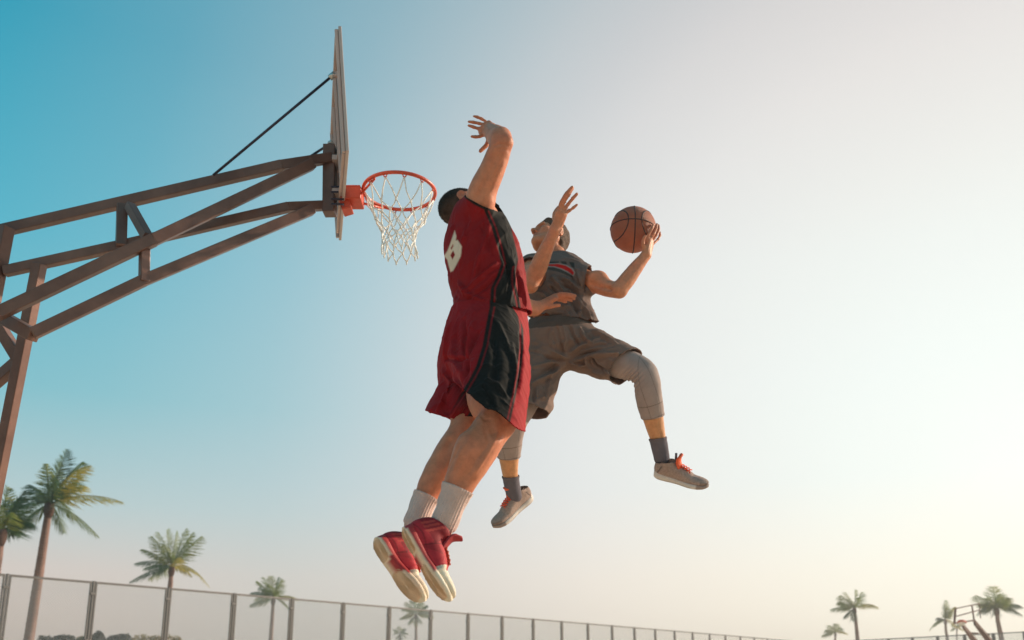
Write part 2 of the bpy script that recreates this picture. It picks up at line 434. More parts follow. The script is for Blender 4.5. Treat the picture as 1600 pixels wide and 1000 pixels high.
a, b = W(1345, 999.5, 70), W(1600, 986.5, 57)
make_fence(b, (a - b), -2, 9, 2.3, b[2] + .04, 'short mesh fence at the right in front of the pale palms', .07)

# ------------------------------------------------------------------ palms
def frond_mesh(base, tip, sag, wid, rnd, n=46, wind=None, curl=0.0):
    base = np.array(base, float); tip = np.array(tip, float); ax = tip - base; Ln = np.linalg.norm(ax)
    ctrl = base + ax * .45 + np.array((0, 0, sag * Ln))
    def P(t): return (1 - t) ** 2 * base + 2 * t * (1 - t) * ctrl + t * t * tip
    side = np.cross(unit(ax), (0, 0, 1))
    if np.linalg.norm(side) < .25: side = np.array((0.0, 1.0, .2))
    side = unit(side); V = []; Fc = []
    wind = np.array((.25, 0, 0)) if wind is None else wind
    def quad(p, q, w0, w1, dirw):
        k = len(V); V.extend([p - dirw * w0, p + dirw * w0, (p + q) / 2 + dirw * w1, (p + q) / 2 - dirw * w1, q])
        Fc.extend([(k, k + 1, k + 2, k + 3), (k + 3, k + 2, k + 4)])
    pts = [P(t) for t in np.linspace(0, 1, 15)]
    for i in range(14):      # midrib
        t = i / 14; r0 = .035 * (1 - t) + .006; u = unit(pts[i + 1] - pts[i]); sd = unit(np.cross(u, side)); k = len(V)
        V.extend([pts[i] + side * r0, pts[i] + sd * r0, pts[i] - side * r0, pts[i + 1] + side * r0, pts[i + 1] + sd * r0, pts[i + 1] - side * r0])
        Fc.extend([(k, k + 1, k + 4, k + 3), (k + 1, k + 2, k + 5, k + 4), (k + 2, k, k + 3, k + 5)])
    for i in range(n):
        t = .13 + .87 * i / (n - 1); p = P(t); u = unit(P(min(1, t + .02)) - P(t - .02)); s = unit(np.cross(u, np.cross(side, u)))
        l = wid * (math.sin(math.pi * min(1, .10 + .90 * t) ** .8) ** .6 * .9 + .12) * rnd.uniform(.8, 1.1)
        for sg in (-1, 1):
            dr = s * sg * (.55 + .2 * rnd.random()) + u * (.75 + .5 * t) + np.array((0, 0, -.55 - .35 * rnd.random())) + wind * rnd.uniform(.3, 1.2)
            dr = unit(dr); q = p + dr * l; mid = (p + q) / 2
            wv = unit(np.cross(dr, np.cross(u, dr) + .3 * s)); quad(p, q, .013, .020, u)
    return mesh_np('frond', V, Fc, smooth=False)
def make_palm(crown, z, trunk_px, label, fronds, rt=.17, seed=1, wid=.75, matf=None, group='palm trees beyond the fence'):
    rnd = random.Random(seed); c = W(crown[0], crown[1], z)
    lo = [W(px, py, zz) for px, py, zz in trunk_px]
    g = lo[-1]; prev = lo[-2] if len(lo) > 1 else c
    d = (g - prev) / max(prev[2] - g[2], .05); d[0] *= .35; d[1] *= .2; base = g + d * g[2]; base[2] = 0
    root = empty('palm_tree', tuple(base)); tag(root, label, 'palm tree', group)
    path = [c] + lo + [base]
    pts = []; 
    for a, b in zip(path[:-1], path[1:]):
        for k in range(40): pts.append(a + (b - a) * k / 40)
    pts.append(base); n = len(pts)
    rr = [rt * (.62 + .5 * (k / n) + (.07 if k % 3 == 0 else 0) + rnd.uniform(-.025, .025)) for k in range(n)]
    m = MB(); m.tube(pts, rr, 10); m.build('trunk', MATS['trunk'], root, smooth=True)
    m = MB(); m.tube([c + np.array((0, 0, .35)), c + np.array((0, 0, .12)), c - np.array((0, 0, .18)), c - np.array((0, 0, .42))], [.05, rt * .95, rt * 1.05, rt * .7], 9)
    m.build('crown_shaft', MATS['husk'], root, smooth=True)
    for (tx, ty, dz, sag, y) in fronds:
        tip = W(tx, ty, z + dz)
        me = frond_mesh(c + np.array((rnd.uniform(-.08, .08), rnd.uniform(-.08, .08), .1)), tip, sag, wid * rnd.uniform(.95, 1.3), rnd)
        o = link('frond', me, root, MATS[('frond_green', 'frond_yellow', 'frond_dark')[y]])
    return root
def auto_fronds(cx, cy, r, seed, n=13):
    rnd = random.Random(seed); out = []
    for k in range(n):
        a = 2 * math.pi * (k + rnd.uniform(-.3, .3)) / n; rr = r * rnd.uniform(.8, 1.12)
        up = math.sin(a)
        out.append((cx + rr * math.cos(a) * (1.0 if math.cos(a) > 0 else .85), cy - rr * (up * .85 + .12), rnd.uniform(-1.2, 1.2), .16 + .12 * rnd.random() + (.15 if abs(up) < .5 else 0), rnd.choice((0, 0, 0, 1, 2))))
    return out
make_palm((77, 792), 35, [(71, 830, 35), (62, 890, 35), (45, 1000, 34.8)], 'tallest palm with ringed trunk rising above the left end of the fence',
    [(104, 703, 0, .04, 2), (92, 722, .8, .08, 2), (141, 727, -.6, .30, 1), (128, 722, .4, .24, 0), (191, 784, -.4, .20, 1), (154, 838, -.8, .16, 0), (118, 752, 1.2, .2, 0), (99, 831, .8, .22, 0),
     (20, 832, -.3, .22, 0), (46, 757, .6, .18, 2), (55, 775, -1.4, .22, 2), (72, 725, -.8, .10, 0), (85, 745, -1.9, .12, 2), (110, 800, -1.9, .2, 0), (60, 790, 1.9, .3, 2), (135, 760, 1.8, .25, 1)],
    rt=.19, seed=3)
make_palm((2, 835), 33, [(-3, 870, 33), (-14, 940, 33), (-24, 1000, 33)], 'dark palm cut off by the left edge of the picture',
    [(-60, 770, 0, .2, 2), (12, 762, .5, .15, 0), (38, 768, 0, .22, 2), (52, 785, -.6, .3, 2), (20, 800, -1.6, .2, 0), (32, 830, 1, .2, 2), (-45, 830, .4, .25, 0), (-20, 758, -.5, .1, 0), (15, 778, 1.5, .2, 2),
     (28, 778, .9, .25, 2), (45, 815, .5, .3, 2)], rt=.2, seed=4)
make_palm((268, 890), 55, [(266, 915, 55), (256, 1000, 55)], 'bushy green palm behind the left mesh panels with one drooping yellow frond',
    [(203, 909, -.5, .20, 2), (211, 880, .6, .22, 2), (222, 858, 0, .2, 0), (238, 838, -.6, .16, 0), (248, 832, .7, .12, 0), (262, 828, 0, .05, 0), (276, 830, 1, .08, 0), (291, 826, -.5, .08, 0), (301, 832, .5, .14, 0), (314, 838, 0, .16, 0),
     (327, 917, -.4, .42, 1), (283, 872, -2.2, .2, 1), (232, 905, 1.4, .2, 0), (300, 900, 1.5, .3, 1), (225, 888, -1.8, .2, 2), (255, 850, -2, .2, 0)], rt=.19, seed=5, wid=.8)
make_palm((427, 938), 80, [(426, 955, 80), (423, 1000, 80)], 'small windblown palm whose crown crosses the fence rail left of the players',
    [(391, 945, 0, .2, 0), (392, 926, .8, .25, 2), (402, 908, 0, .2, 0), (412, 902, .8, .12, 0), (424, 901, 0, .06, 0), (434, 903, .4, .05, 2), (440, 905, -.6, .06, 0), (465, 936, 0, .3, 1), (458, 960, 0, .4, 0), (405, 918, -1.8, .2, 2), (420, 912, -1.8, .1, 0), (398, 936, 1.6, .2, 0)], rt=.2, seed=6, wid=.95)
make_palm((650, 963), 110, [(650, 975, 110), (650, 1000, 110)], 'small palm under the red shoes with its trunk behind the fence',
    auto_fronds(650, 960, 25, 11, 11) + [(677, 963, 0, .2, 1), (625, 966, 0, .2, 0)], rt=.2, seed=7, wid=1.0)
make_palm((625, 992), 170, [(625, 1004, 170)], 'tiny palm top showing just above the bottom edge left of the red shoes', auto_fronds(625, 991, 12, 12, 10), rt=.2, seed=8, wid=.9)
make_palm((1335, 953), 85, [(1337, 968, 85), (1340, 1000, 85)], 'pale palm leaning right of centre with crown swept to the left',
    [(1298, 952, 0, .2, 0), (1311, 940, .8, .2, 0), (1314, 930, 0, .2, 0), (1322, 926, .8, .14, 0), (1336, 922, 0, .06, 0), (1345, 926, .5, .06, 0), (1371, 948, 0, .35, 1), (1318, 964, .6, .2, 2), (1330, 968, -.8, .2, 2), (1312, 946, -1.8, .2, 0), (1326, 934, -1.9, .1, 0)], rt=.19, seed=9, wid=.95)
make_palm((1305, 990), 130, [(1305, 1004, 130)], 'little palm crown peeping over the bottom edge left of the pale palm',
    [(1284, 993, 0, .2, 0), (1290, 984, 0, .2, 0), (1297, 977, 0, .15, 0), (1305, 975, 0, .05, 0), (1324, 990, 0, .35, 1), (1312, 980, 1, .2, 0), (1298, 988, -1.5, .2, 0)], rt=.19, seed=10, wid=1.0)
make_palm((1477, 971), 105, [(1478, 985, 105), (1481, 1004, 105)], 'thin ragged palm left of the distant basketball stand',
    [(1477, 938, 0, .03, 0), (1475, 946, .5, .03, 2), (1480, 948, -.5, .05, 0), (1492, 948, 0, .3, 1), (1464, 965, 0, .2, 2), (1452, 985, 0, .45, 0), (1457, 978, .8, .4, 0), (1496, 982, .6, .4, 1), (1488, 955, -1.2, .25, 0)], rt=.19, seed=13, wid=.7)
make_palm((1495, 982), 150, [(1495, 1004, 150)], 'faint little palm under the distant backboard',
    [(1486, 984, 0, .3, 0), (1505, 984, 0, .3, 1), (1490, 975, 0, .2, 0), (1500, 975, 0, .2, 1), (1496, 972, 0, .1, 0)], rt=.16, seed=14, wid=.8)
make_palm((1557, 953), 70, [(1559, 970, 70), (1566, 1004, 70)], 'full palm with dark trunk near the right edge of the picture',
    [(1525, 930, 0, .18, 0), (1532, 943, .6, .2, 0), (1530, 954, -.5, .25, 2), (1551, 917, 0, .03, 0), (1545, 934, 1, .12, 0), (1560, 930, .5, .08, 0), (1573, 934, 0, .15, 0), (1580, 944, .8, .2, 0), (1592, 945, 0, .25, 2), (1596, 960, -.4, .3, 2), (1566, 935, -1.5, .15, 0), (1548, 942, -1.5, .2, 0), (1575, 955, 1.6, .3, 0), (1553, 960, .9, .3, 2), (1562, 945, -2, .2, 0)], rt=.2, seed=15, wid=.95)

# ------------------------------------------------------------------ low planting behind the fence
def make_bush(name, cx, z, wpx, ypx, mt, label, seed, flat=.13):
    rnd = random.Random(seed); top = W(cx, ypx, z); hx = wpx / 2 * z / F_PX; H = top[2]
    root = empty(name, (top[0], top[1], 0)); tag(root, label, 'shrub', 'shrubs behind the fence')
    V = []; Fc = []
    for k in range(1800):
        u = rnd.uniform(-1, 1); a = rnd.uniform(0, math.pi); rr = 1 - .12 * rnd.random()
        prof = (1 - abs(u) ** (2 / flat * .8)) ** .6
        p = np.array((top[0] + u * hx, top[1] + math.cos(a) * .7 * prof, H * (.25 + .75 * math.sin(a) * rr * prof) + .05 * math.sin(u * hx * 5)))
        s = rnd.uniform(.05, .10); t = unit((rnd.gauss(0, 1), rnd.gauss(0, 1), rnd.gauss(0, 1))); q = unit(np.cross(t, (rnd.random(), .3, rnd.random())))
        n = len(V); V += [p - t * s, p + q * s * .5, p + t * s, p - q * s * .5]; Fc.append((n, n + 1, n + 2, n + 3))
    link('foliage', mesh_np('foliage', V, Fc, smooth=False), root, MATS[mt])
    m = MB(); m.tube([(top[0], top[1], 0), (top[0] + .1, top[1], H * .7)], [.06, .03], 6); m.build('stem', MATS['trunk'], root)
make_bush('hedge', 92, 40, 68, 992.5, 'hedge_dark', 'low dark clipped hedge behind the first fence panel', 1)
make_bush('hedge', 133, 40.3, 26, 993, 'hedge_yellow', 'short yellow hedge between the dark hedge and the round bush', 2)
make_bush('round_bush', 154, 40.6, 24, 985.5, 'hedge_dark', 'round dark bush behind the fence post', 3, flat=.6)
make_bush('hedge', 186, 41, 40, 991, 'hedge_dark', 'low brownish hedge right of the round bush', 4)
make_bush('hedge', 247, 41.5, 88, 992, 'hedge_yellow', 'long yellow hedge at the foot of the bushy palm', 5)

# ------------------------------------------------------------------ sculpting with distance fields
class Vol:
    def __init__(s, lo, hi, h):
        s.h = h; s.lo = np.asarray(lo, float); s.n = np.ceil((np.asarray(hi) - s.lo) / h).astype(int) + 1
        s.d = np.full(s.n, .09, np.float32)
    def sl(s, lo, hi):
        a = np.clip(np.floor((lo - s.lo) / s.h).astype(int), 0, s.n); b = np.clip(np.ceil((hi - s.lo) / s.h).astype(int) + 1, 0, s.n)
        return a, b
    def coords(s, a, b):
        return [ (s.lo[i] + s.h * np.arange(a[i], b[i])).astype(np.float32).reshape([-1 if j == i else 1 for j in range(3)]) for i in range(3)]
    def blend(s, a, b, d2, k, op):
        v = s.d[a[0]:b[0], a[1]:b[1], a[2]:b[2]]
        if op == 'sub': d2 = -d2
        if k <= 0: r = np.minimum(v, d2) if op == 'add' else np.maximum(v, d2)
        elif op == 'add':
            h = np.clip(.5 + .5 * (v - d2) / k, 0, 1); r = v + (d2 - v) * h - k * h * (1 - h)
        else:
            h = np.clip(.5 - .5 * (v - d2) / k, 0, 1); r = v + (d2 - v) * h + k * h * (1 - h)
        s.d[a[0]:b[0], a[1]:b[1], a[2]:b[2]] = r
    def limb(s, pts, k=.02, u=(0, 0, 1), op='add', sub=6, grow=0.0):
        """pts: list of (point, r_u, r_w); r_u along u (made square to the axis), r_w across"""
        P = np.array([p[0] for p in pts], float); ru = np.array([p[1] for p in pts]) + grow; rw = np.array([(p[2] if len(p) > 2 else p[1]) for p in pts]) + grow
        P, ru, rw = resample(P, ru, rw, sub)
        mg = max(k, 0) + .012; rmax = max(ru.max(), rw.max())
        lo = P.min(0) - rmax - mg; hi = P.max(0) + rmax + mg; A, Bv = s.sl(lo, hi)
        if np.any(Bv <= A): return
        T = np.full(Bv - A, .09, np.float32); u0 = np.asarray(u, float)
        for i in range(len(P) - 1):
            a, b = P[i], P[i + 1]; t = b - a; L = np.linalg.norm(t)
            if L < 1e-6: continue
            t = t / L; uu = u0 - t * (u0 @ t)
            if np.linalg.norm(uu) < 1e-3: uu = np.cross(t, (1, .3, .2))
            uu = unit(uu); ww = np.cross(t, uu); rm = max(ru[i], ru[i + 1], rw[i], rw[i + 1]) + mg
            sa, sb = s.sl(np.minimum(a, b) - rm, np.maximum(a, b) + rm)
            if np.any(sb <= sa): continue
            x, y, z = s.coords(sa, sb); x = x - np.float32(a[0]); y = y - np.float32(a[1]); z = z - np.float32(a[2])
            q = x * np.float32(t[0]) + y * np.float32(t[1]) + z * np.float32(t[2])
            tt = np.clip(q / np.float32(L), 0, 1)
            ov = q - tt * np.float32(L)
            du = x * np.float32(uu[0]) + y * np.float32(uu[1]) + z * np.float32(uu[2]); dw = x * np.float32(ww[0]) + y * np.float32(ww[1]) + z * np.float32(ww[2])
            RU = np.float32(ru[i]) + tt * np.float32(ru[i + 1] - ru[i]); RW = np.float32(rw[i]) + tt * np.float32(rw[i + 1] - rw[i]); RM = np.minimum(RU, RW)
            nn_ = np.sqrt((du / RU) ** 2 + (dw / RW) ** 2 + (ov / RM) ** 2)
            g = np.sqrt((du / RU ** 2) ** 2 + (dw / RW ** 2) ** 2 + (ov / RM ** 2) ** 2) + 1e-6
            dd = nn_ * (nn_ - 1) / g
            dd = np.where(nn_ < .3, -RM * .7, dd)
            o = sa - A; e = o + (sb - sa); v = T[o[0]:e[0], o[1]:e[1], o[2]:e[2]]; np.minimum(v, dd, out=v)
        s.blend(A, Bv, T, k, op)
    def ell(s, c, axes, rad, k=.015, op='add'):
        """ellipsoid: axes = three unit vectors, rad = three radii"""
        c = np.asarray(c, float); rm = max(rad) + k + .012; A, Bv = s.sl(c - rm, c + rm)
        if np.any(Bv <= A): return
        x, y, z = s.coords(A, Bv); x = x - np.float32(c[0]); y = y - np.float32(c[1]); z = z - np.float32(c[2]); n2 = 0; g2 = 0
        for ax, r in zip(axes, rad):
            q = x * np.float32(ax[0]) + y * np.float32(ax[1]) + z * np.float32(ax[2]); n2 = n2 + (q / np.float32(r)) ** 2; g2 = g2 + (q / np.float32(r * r)) ** 2
        n = np.sqrt(n2); d = n * (n - 1) / (np.sqrt(g2) + 1e-6); d = np.where(n < .3, -min(rad) * .7, d)
        s.blend(A, Bv, d.astype(np.float32), k, op)
    def clip(s, p, n, k=0.0):
        """keep the side against n"""
        x, y, z = s.coords(np.zeros(3, int), s.n); d = ((x - p[0]) * n[0] + (y - p[1]) * n[1] + (z - p[2]) * n[2]).astype(np.float32)
        s.blend(np.zeros(3, int), s.n, -d, k, 'sub')
    def mesh(s, smooth=3):
        d = s.d; ins = d < 0; nx, ny, nz = d.shape
        c = np.zeros((nx - 1, ny - 1, nz - 1), np.uint8)
        for i in (0, 1):
            for j in (0, 1):
                for k in (0, 1): c += ins[i:nx - 1 + i, j:ny - 1 + j, k:nz - 1 + k]
        act = (c > 0) & (c < 8); idx = np.argwhere(act); vid = np.full(act.shape, -1, np.int32); vid[act] = np.arange(len(idx))
        acc = np.zeros((len(idx), 3)); cnt = np.zeros(len(idx)); cor = {}
        for i in (0, 1):
            for j in (0, 1):
                for k in (0, 1): cor[i, j, k] = d[idx[:, 0] + i, idx[:, 1] + j, idx[:, 2] + k]
        for a in cor:
            for ax in range(3):
                if a[ax] == 0:
                    b = list(a); b[ax] = 1; b = tuple(b); da, db = cor[a], cor[b]; m = (da < 0) != (db < 0)
                    t = np.where(m, da / np.where(m, da - db, 1), 0); pt = np.tile(np.array(a, float), (len(idx), 1)); pt[:, ax] = t
                    acc += pt * m[:, None]; cnt += m
        V = s.lo + s.h * (idx + acc / cnt[:, None]); Q = []
        for ax in range(3):
            o = [slice(None)] * 3; o1 = list(o); o[ax] = slice(0, -1); o1[ax] = slice(1, None)
            ch = ins[tuple(o)] != ins[tuple(o1)]; e = np.argwhere(ch); b1, b2 = [(1, 2), (2, 0), (0, 1)][ax]
            ok = (e[:, b1] > 0) & (e[:, b2] > 0) & (e[:, b1] < act.shape[b1]) & (e[:, b2] < act.shape[b2]); e = e[ok]
            def cell(o1_, o2_):
                q = e.copy(); q[:, b1] += o1_; q[:, b2] += o2_; return vid[q[:, 0], q[:, 1], q[:, 2]]
            f = np.stack([cell(-1, -1), cell(0, -1), cell(0, 0), cell(-1, 0)], 1)
            fl = ins[e[:, 0], e[:, 1], e[:, 2]]; f[~fl] = f[~fl][:, ::-1]; Q.append(f)
        Q = np.concatenate(Q); Q = Q[(Q >= 0).all(1)]
        return lap(V, Q, smooth), Q
def resample(P, ru, rw, sub):
    n = len(P)
    if n < 3: return P, ru, rw
    X = np.concatenate([P, ru[:, None], rw[:, None]], 1); out = []
    for i in range(n - 1):
        p0 = X[max(i - 1, 0)]; p1 = X[i]; p2 = X[i + 1]; p3 = X[min(i + 2, n - 1)]
        if i == 0: p0 = 2 * p1 - p2
        if i == n - 2: p3 = 2 * p2 - p1
        for k in range(sub):
            t = k / sub; out.append(.5 * ((2 * p1) + (p2 - p0) * t + (2 * p0 - 5 * p1 + 4 * p2 - p3) * t * t + (3 * p1 - p0 - 3 * p2 + p3) * t ** 3))
    out.append(X[-1]); out = np.array(out); return out[:, :3], np.maximum(out[:, 3], .002), np.maximum(out[:, 4], .002)
def lap(V, Q, it, w=.5):
    if it == 0: return V
    e = np.concatenate([np.stack([Q[:, i], Q[:, (i + 1) % Q.shape[1]]], 1) for i in range(Q.shape[1])]); e = np.concatenate([e, e[:, ::-1]]); n = len(V)
    cnt = np.bincount(e[:, 0], minlength=n)[:, None] + 1e-9
    for _ in range(it):
        s = np.stack([np.bincount(e[:, 0], V[e[:, 1], i], n) for i in range(3)], 1); V = V * (1 - w) + w * s / cnt
    return V
def normals(V, Q):
    n = np.cross(V[Q[:, 2]] - V[Q[:, 0]], V[Q[:, 3]] - V[Q[:, 1]]); N = np.zeros_like(V)
    for i in range(4): 
        for a in range(3): N[:, a] += np.bincount(Q[:, i], n[:, a], len(V))
    return N / (np.linalg.norm(N, axis=1, keepdims=True) + 1e-12)
def cut(V, Q, p, n, c=None, r=None, seg=None, also=None):
    """open a garment: drop what lies beyond the plane (within r of c, or of the line seg), draw the rim onto the plane"""
    d = (V - p) @ n; near = np.ones(len(V), bool) if c is None else (np.linalg.norm(V - c, axis=1) < r)
    if seg is not None: near = seg_dist(V, seg)[0] < r
    if also is not None: near &= ((V - also[0]) @ also[1]) < 0
    out = (d > 0) & near; fo = out[Q]; Q2 = Q[~fo.all(1)]; rim = np.zeros(len(V), bool); st = fo.any(1) & ~fo.all(1); rim[Q[st].ravel()] = True
    mv = rim & out; V = V.copy(); V[mv] -= np.outer(d[mv], n)
    return largest(V, Q2)
def largest(V, Q):
    """keep the biggest connected piece"""
    n = len(V); lab = np.arange(n); e = np.concatenate([Q[:, [0, 1]], Q[:, [1, 2]], Q[:, [2, 3]], Q[:, [3, 0]]]); e = np.concatenate([e, e[:, ::-1]])
    while True:
        new = lab.copy(); np.minimum.at(new, e[:, 0], lab[e[:, 1]]); new = new[new]; new = new[new]
        if (new == lab).all(): break
        lab = new
    u = np.unique(Q); cnt = np.bincount(lab[u], minlength=n); keep = lab[Q[:, 0]] == cnt.argmax(); return compact(V, Q[keep])
def compact(V, Q):
    u = np.unique(Q); m = np.full(len(V), -1); m[u] = np.arange(len(u)); return V[u], m[Q]
def seg_dist(V, pl):
    """distance to a polyline and position 0..1 along it"""
    best = np.full(len(V), 9.0); tt = np.zeros(len(V)); L = [0.0]
    for a, b in zip(pl[:-1], pl[1:]): L.append(L[-1] + np.linalg.norm(np.subtract(b, a)))
    for i, (a, b) in enumerate(zip(pl[:-1], pl[1:])):
        a = np.asarray(a, float); ab = np.asarray(b, float) - a; t = np.clip(((V - a) @ ab) / (ab @ ab + 1e-12), 0, 1); dd = np.linalg.norm(V - a - t[:, None] * ab, axis=1)
        m = dd < best; best[m] = dd[m]; tt[m] = (L[i] + t[m] * (L[i + 1] - L[i])) / (L[-1] + 1e-9)
    return best, tt
def on_surface(V, pxs, rad=4.0):
    """photo pixels -> points on the near side of a mesh"""
    X, Y, Z = proj(V); out = []
    for px, py in pxs:
        d = np.hypot(X - px, Y - py); m = d < rad
        if not m.any(): m = d < d.min() + 1.5
        i = np.where(m)[0]; out.append(V[i[np.argmin(Z[i] + d[i] * .004)]])
    return out
def folds(V, Q, lst, mult=1.7):
    """lst: (pixels, width m, height m) ridges (+) and valleys (-) pressed into the cloth"""
    N = normals(V, Q); disp = np.zeros(len(V))
    for pxs, w, hgt in lst:
        pl = on_surface(V, pxs); d, t = seg_dist(V, pl); end = np.clip(np.minimum(t, 1 - t) / .18, 0, 1) ** .7
        disp += mult * hgt * end * (np.exp(-(d / w) ** 2) * 1.25 - .45 * np.exp(-(d / (2.3 * w)) ** 2))
    return V + N * disp[:, None]
def wob(V, f, seed, ax=(1, 1, 1)):
    """smooth lattice noise in about -1..1; f is its frequency in radians per metre"""
    P = np.asarray(V, float) * (f / 3.0) * np.array(ax) + seed * 17.31; tot = 0; amp = 1.0
    for o in range(2):
        i = np.floor(P).astype(np.int64); t = P - i; t = t * t * (3 - 2 * t); r = 0
        for dx in (0, 1):
            for dy in (0, 1):
                for dz in (0, 1):
                    h = ((i[:, 0] + dx) * 73856093) ^ ((i[:, 1] + dy) * 19349663) ^ ((i[:, 2] + dz) * 83492791) ^ (seed * 2654435)
                    h = (h ^ (h >> 13)) * 1274126177; h = (h ^ (h >> 16)) & 0xffff
                    w = (t[:, 0] if dx else 1 - t[:, 0]) * (t[:, 1] if dy else 1 - t[:, 1]) * (t[:, 2] if dz else 1 - t[:, 2]); r = r + w * (h / 32767.5 - 1)
        tot = tot + amp * r; amp *= .45; P = P * 2.1 + 5.2
    return tot * 1.1
def wrinkle(V, f, seed, along, stretch=.28):
    """sharp-crested wrinkles running along a direction"""
    a = unit(along); P = V - np.outer((V @ a) * (1 - stretch), a)
    P = P + .02 * np.stack([wob(V, 18, seed + 1), wob(V, 18, seed + 2), wob(V, 18, seed + 3)], 1)
    n = np.abs(wob(P, f, seed)); return np.clip(1 - n * 1.6, 0, 1) ** 2 - .35
def soft(d, w=1.0):
    """0..1 edge mask: 1 where d > 0, blurred over w"""
    return np.clip(.5 + d / (2 * w), 0, 1)
def over(col, c, m): col[:] = col * (1 - m[:, None]) + np.asarray(c, float) * m[:, None]
def poly_d(X, Y, poly):
    """signed pixel distance to a polygon, positive inside"""
    d = pline_px(X, Y, list(poly) + [poly[0]]); return np.where(inpoly(X, Y, poly), d, -d)
def inpoly(x, y, poly):
    r = np.zeros(len(x), bool); n = len(poly)
    for i in range(n):
        x0, y0 = poly[i]; x1, y1 = poly[(i + 1) % n]
        c = ((y0 > y) != (y1 > y)) & (x < (x1 - x0) * (y - y0) / (y1 - y0 + 1e-9) + x0); r ^= c
    return r
def xat(y, pl):
    ys = [p[1] for p in pl]; xs = [p[0] for p in pl]; return np.interp(y, ys, xs)
def pline_px(X, Y, pl):
    best = np.full(len(X), 1e9)
    for (x0, y0), (x1, y1) in zip(pl[:-1], pl[1:]):
        dx, dy = x1 - x0, y1 - y0; t = np.clip(((X - x0) * dx + (Y - y0) * dy) / (dx * dx + dy * dy + 1e-9), 0, 1); best = np.minimum(best, np.hypot(X - x0 - t * dx, Y - y0 - t * dy))
    return best
def garment(name, V, Q, parent, matname, col, thick=.004):
    me = mesh_np(name, V, Q, True, col); o = link(name, me, parent, MATS[matname])
    m = o.modifiers.new('thickness', 'SOLIDIFY'); m.thickness = thick; m.offset = -1
    return o
def frame(Fw, Up):
    Fw = unit(Fw); Up = np.asarray(Up, float); Up = unit(Up - Fw * (Up @ Fw)); return Fw, Up, np.cross(Fw, Up)

def head(vol, c, Fw, Up, s=1.0, ear=True):
    Fv, U, Rt = frame(Fw, Up); ax = (Fv, Rt, U)
    def p(f, r, u): return c + s * (Fv * f + Rt * r + U * u)
    vol.ell(p(-.008, 0, .028), ax, (.100 * s, .077 * s, .094 * s), .01)          # skull
    vol.ell(p(.022, 0, -.035), ax, (.070 * s, .064 * s, .080 * s), .025)         # face
    vol.limb([(p(.004, .052, -.045), .022 * s), (p(.045, .040, -.088), .019 * s), (p(.080, .010, -.104), .019 * s)], .03, U)   # jaw
    vol.limb([(p(.004, -.052, -.045), .022 * s), (p(.045, -.040, -.088), .019 * s), (p(.080, -.010, -.104), .019 * s)], .03, U)
    vol.ell(p(.082, 0, -.100), ax, (.016 * s, .020 * s, .015 * s), .014)         # chin
    vol.limb([(p(.088, .038, .026), .010 * s), (p(.098, 0, .022), .010 * s), (p(.088, -.038, .026), .010 * s)], .02, U)     # brow
    vol.limb([(p(.094, 0, .012), .007 * s), (p(.108, 0, -.012), .0085 * s), (p(.118, 0, -.032), .0125 * s)], .009, Rt)      # nose
    for r in (-1, 1):
        vol.ell(p(.103, .013 * r, -.036), ax, (.013 * s, .0085 * s, .009 * s), .008)
        vol.ell(p(.113, .0068 * r, -.0445), ax, (.006 * s, .0042 * s, .005 * s), .003, 'sub')       # nostrils
        vol.ell(p(.084, .033 * r, .004), ax, (.012 * s, .017 * s, .010 * s), .016, 'sub')          # eye sockets
        vol.ell(p(.078, .032 * r, .003), ax, (.013 * s, .015 * s, .010 * s), .004)                 # lids
        vol.ell(p(.066, .045 * r, -.022), ax, (.022 * s, .020 * s, .016 * s), .025)                # cheeks
        if ear:
            e = p(-.012, .080 * r, -.004); o = unit(Rt * r * .75 - Fv * .55); o2 = unit(np.cross(o, U))
            vol.ell(e + o * .006, (o, o2, U), (.0095 * s, .021 * s, .034 * s), .007)
            vol.ell(e + o * .014 + Fv * .004, (o, o2, U), (.008 * s, .012 * s, .020 * s), .004, 'sub')
    vol.limb([(p(.086, .020, -.064), .006 * s), (p(.099, 0, -.061), .0085 * s), (p(.086, -.020, -.064), .006 * s)], .006, U)     # lips
    vol.limb([(p(.084, .017, -.076), .0065 * s), (p(.095, 0, -.077), .0090 * s), (p(.084, -.017, -.076), .0065 * s)], .005, U)
    return p

def hand(vol, wrist, palm, fingers, thumb, u, rp=.040, rt=.014, rf=.0092):
    """wrist and palm points, fingers = lists of points, u = direction across the back of the hand"""
    vol.limb([(wrist, rt * 1.7, .030), (palm[0], rt * 1.25, rp * .92), (palm[1], rt, rp)], .014, u)
    for k, f in enumerate(fingers):
        n = len(f); vol.limb([(q, rf * (1.06 - .20 * i / (n - 1)) * (.86 if k == 3 else 1.0)) for i, q in enumerate(f)], .007, u, sub=4)
        for q in f[1:-1]: vol.ell(q, np.eye(3), (rf * 1.02,) * 3, .004)
    n = len(thumb); vol.limb([(q, rf * (1.45 - .45 * i / (n - 1))) for i, q in enumerate(thumb)], .010, u, sub=4)

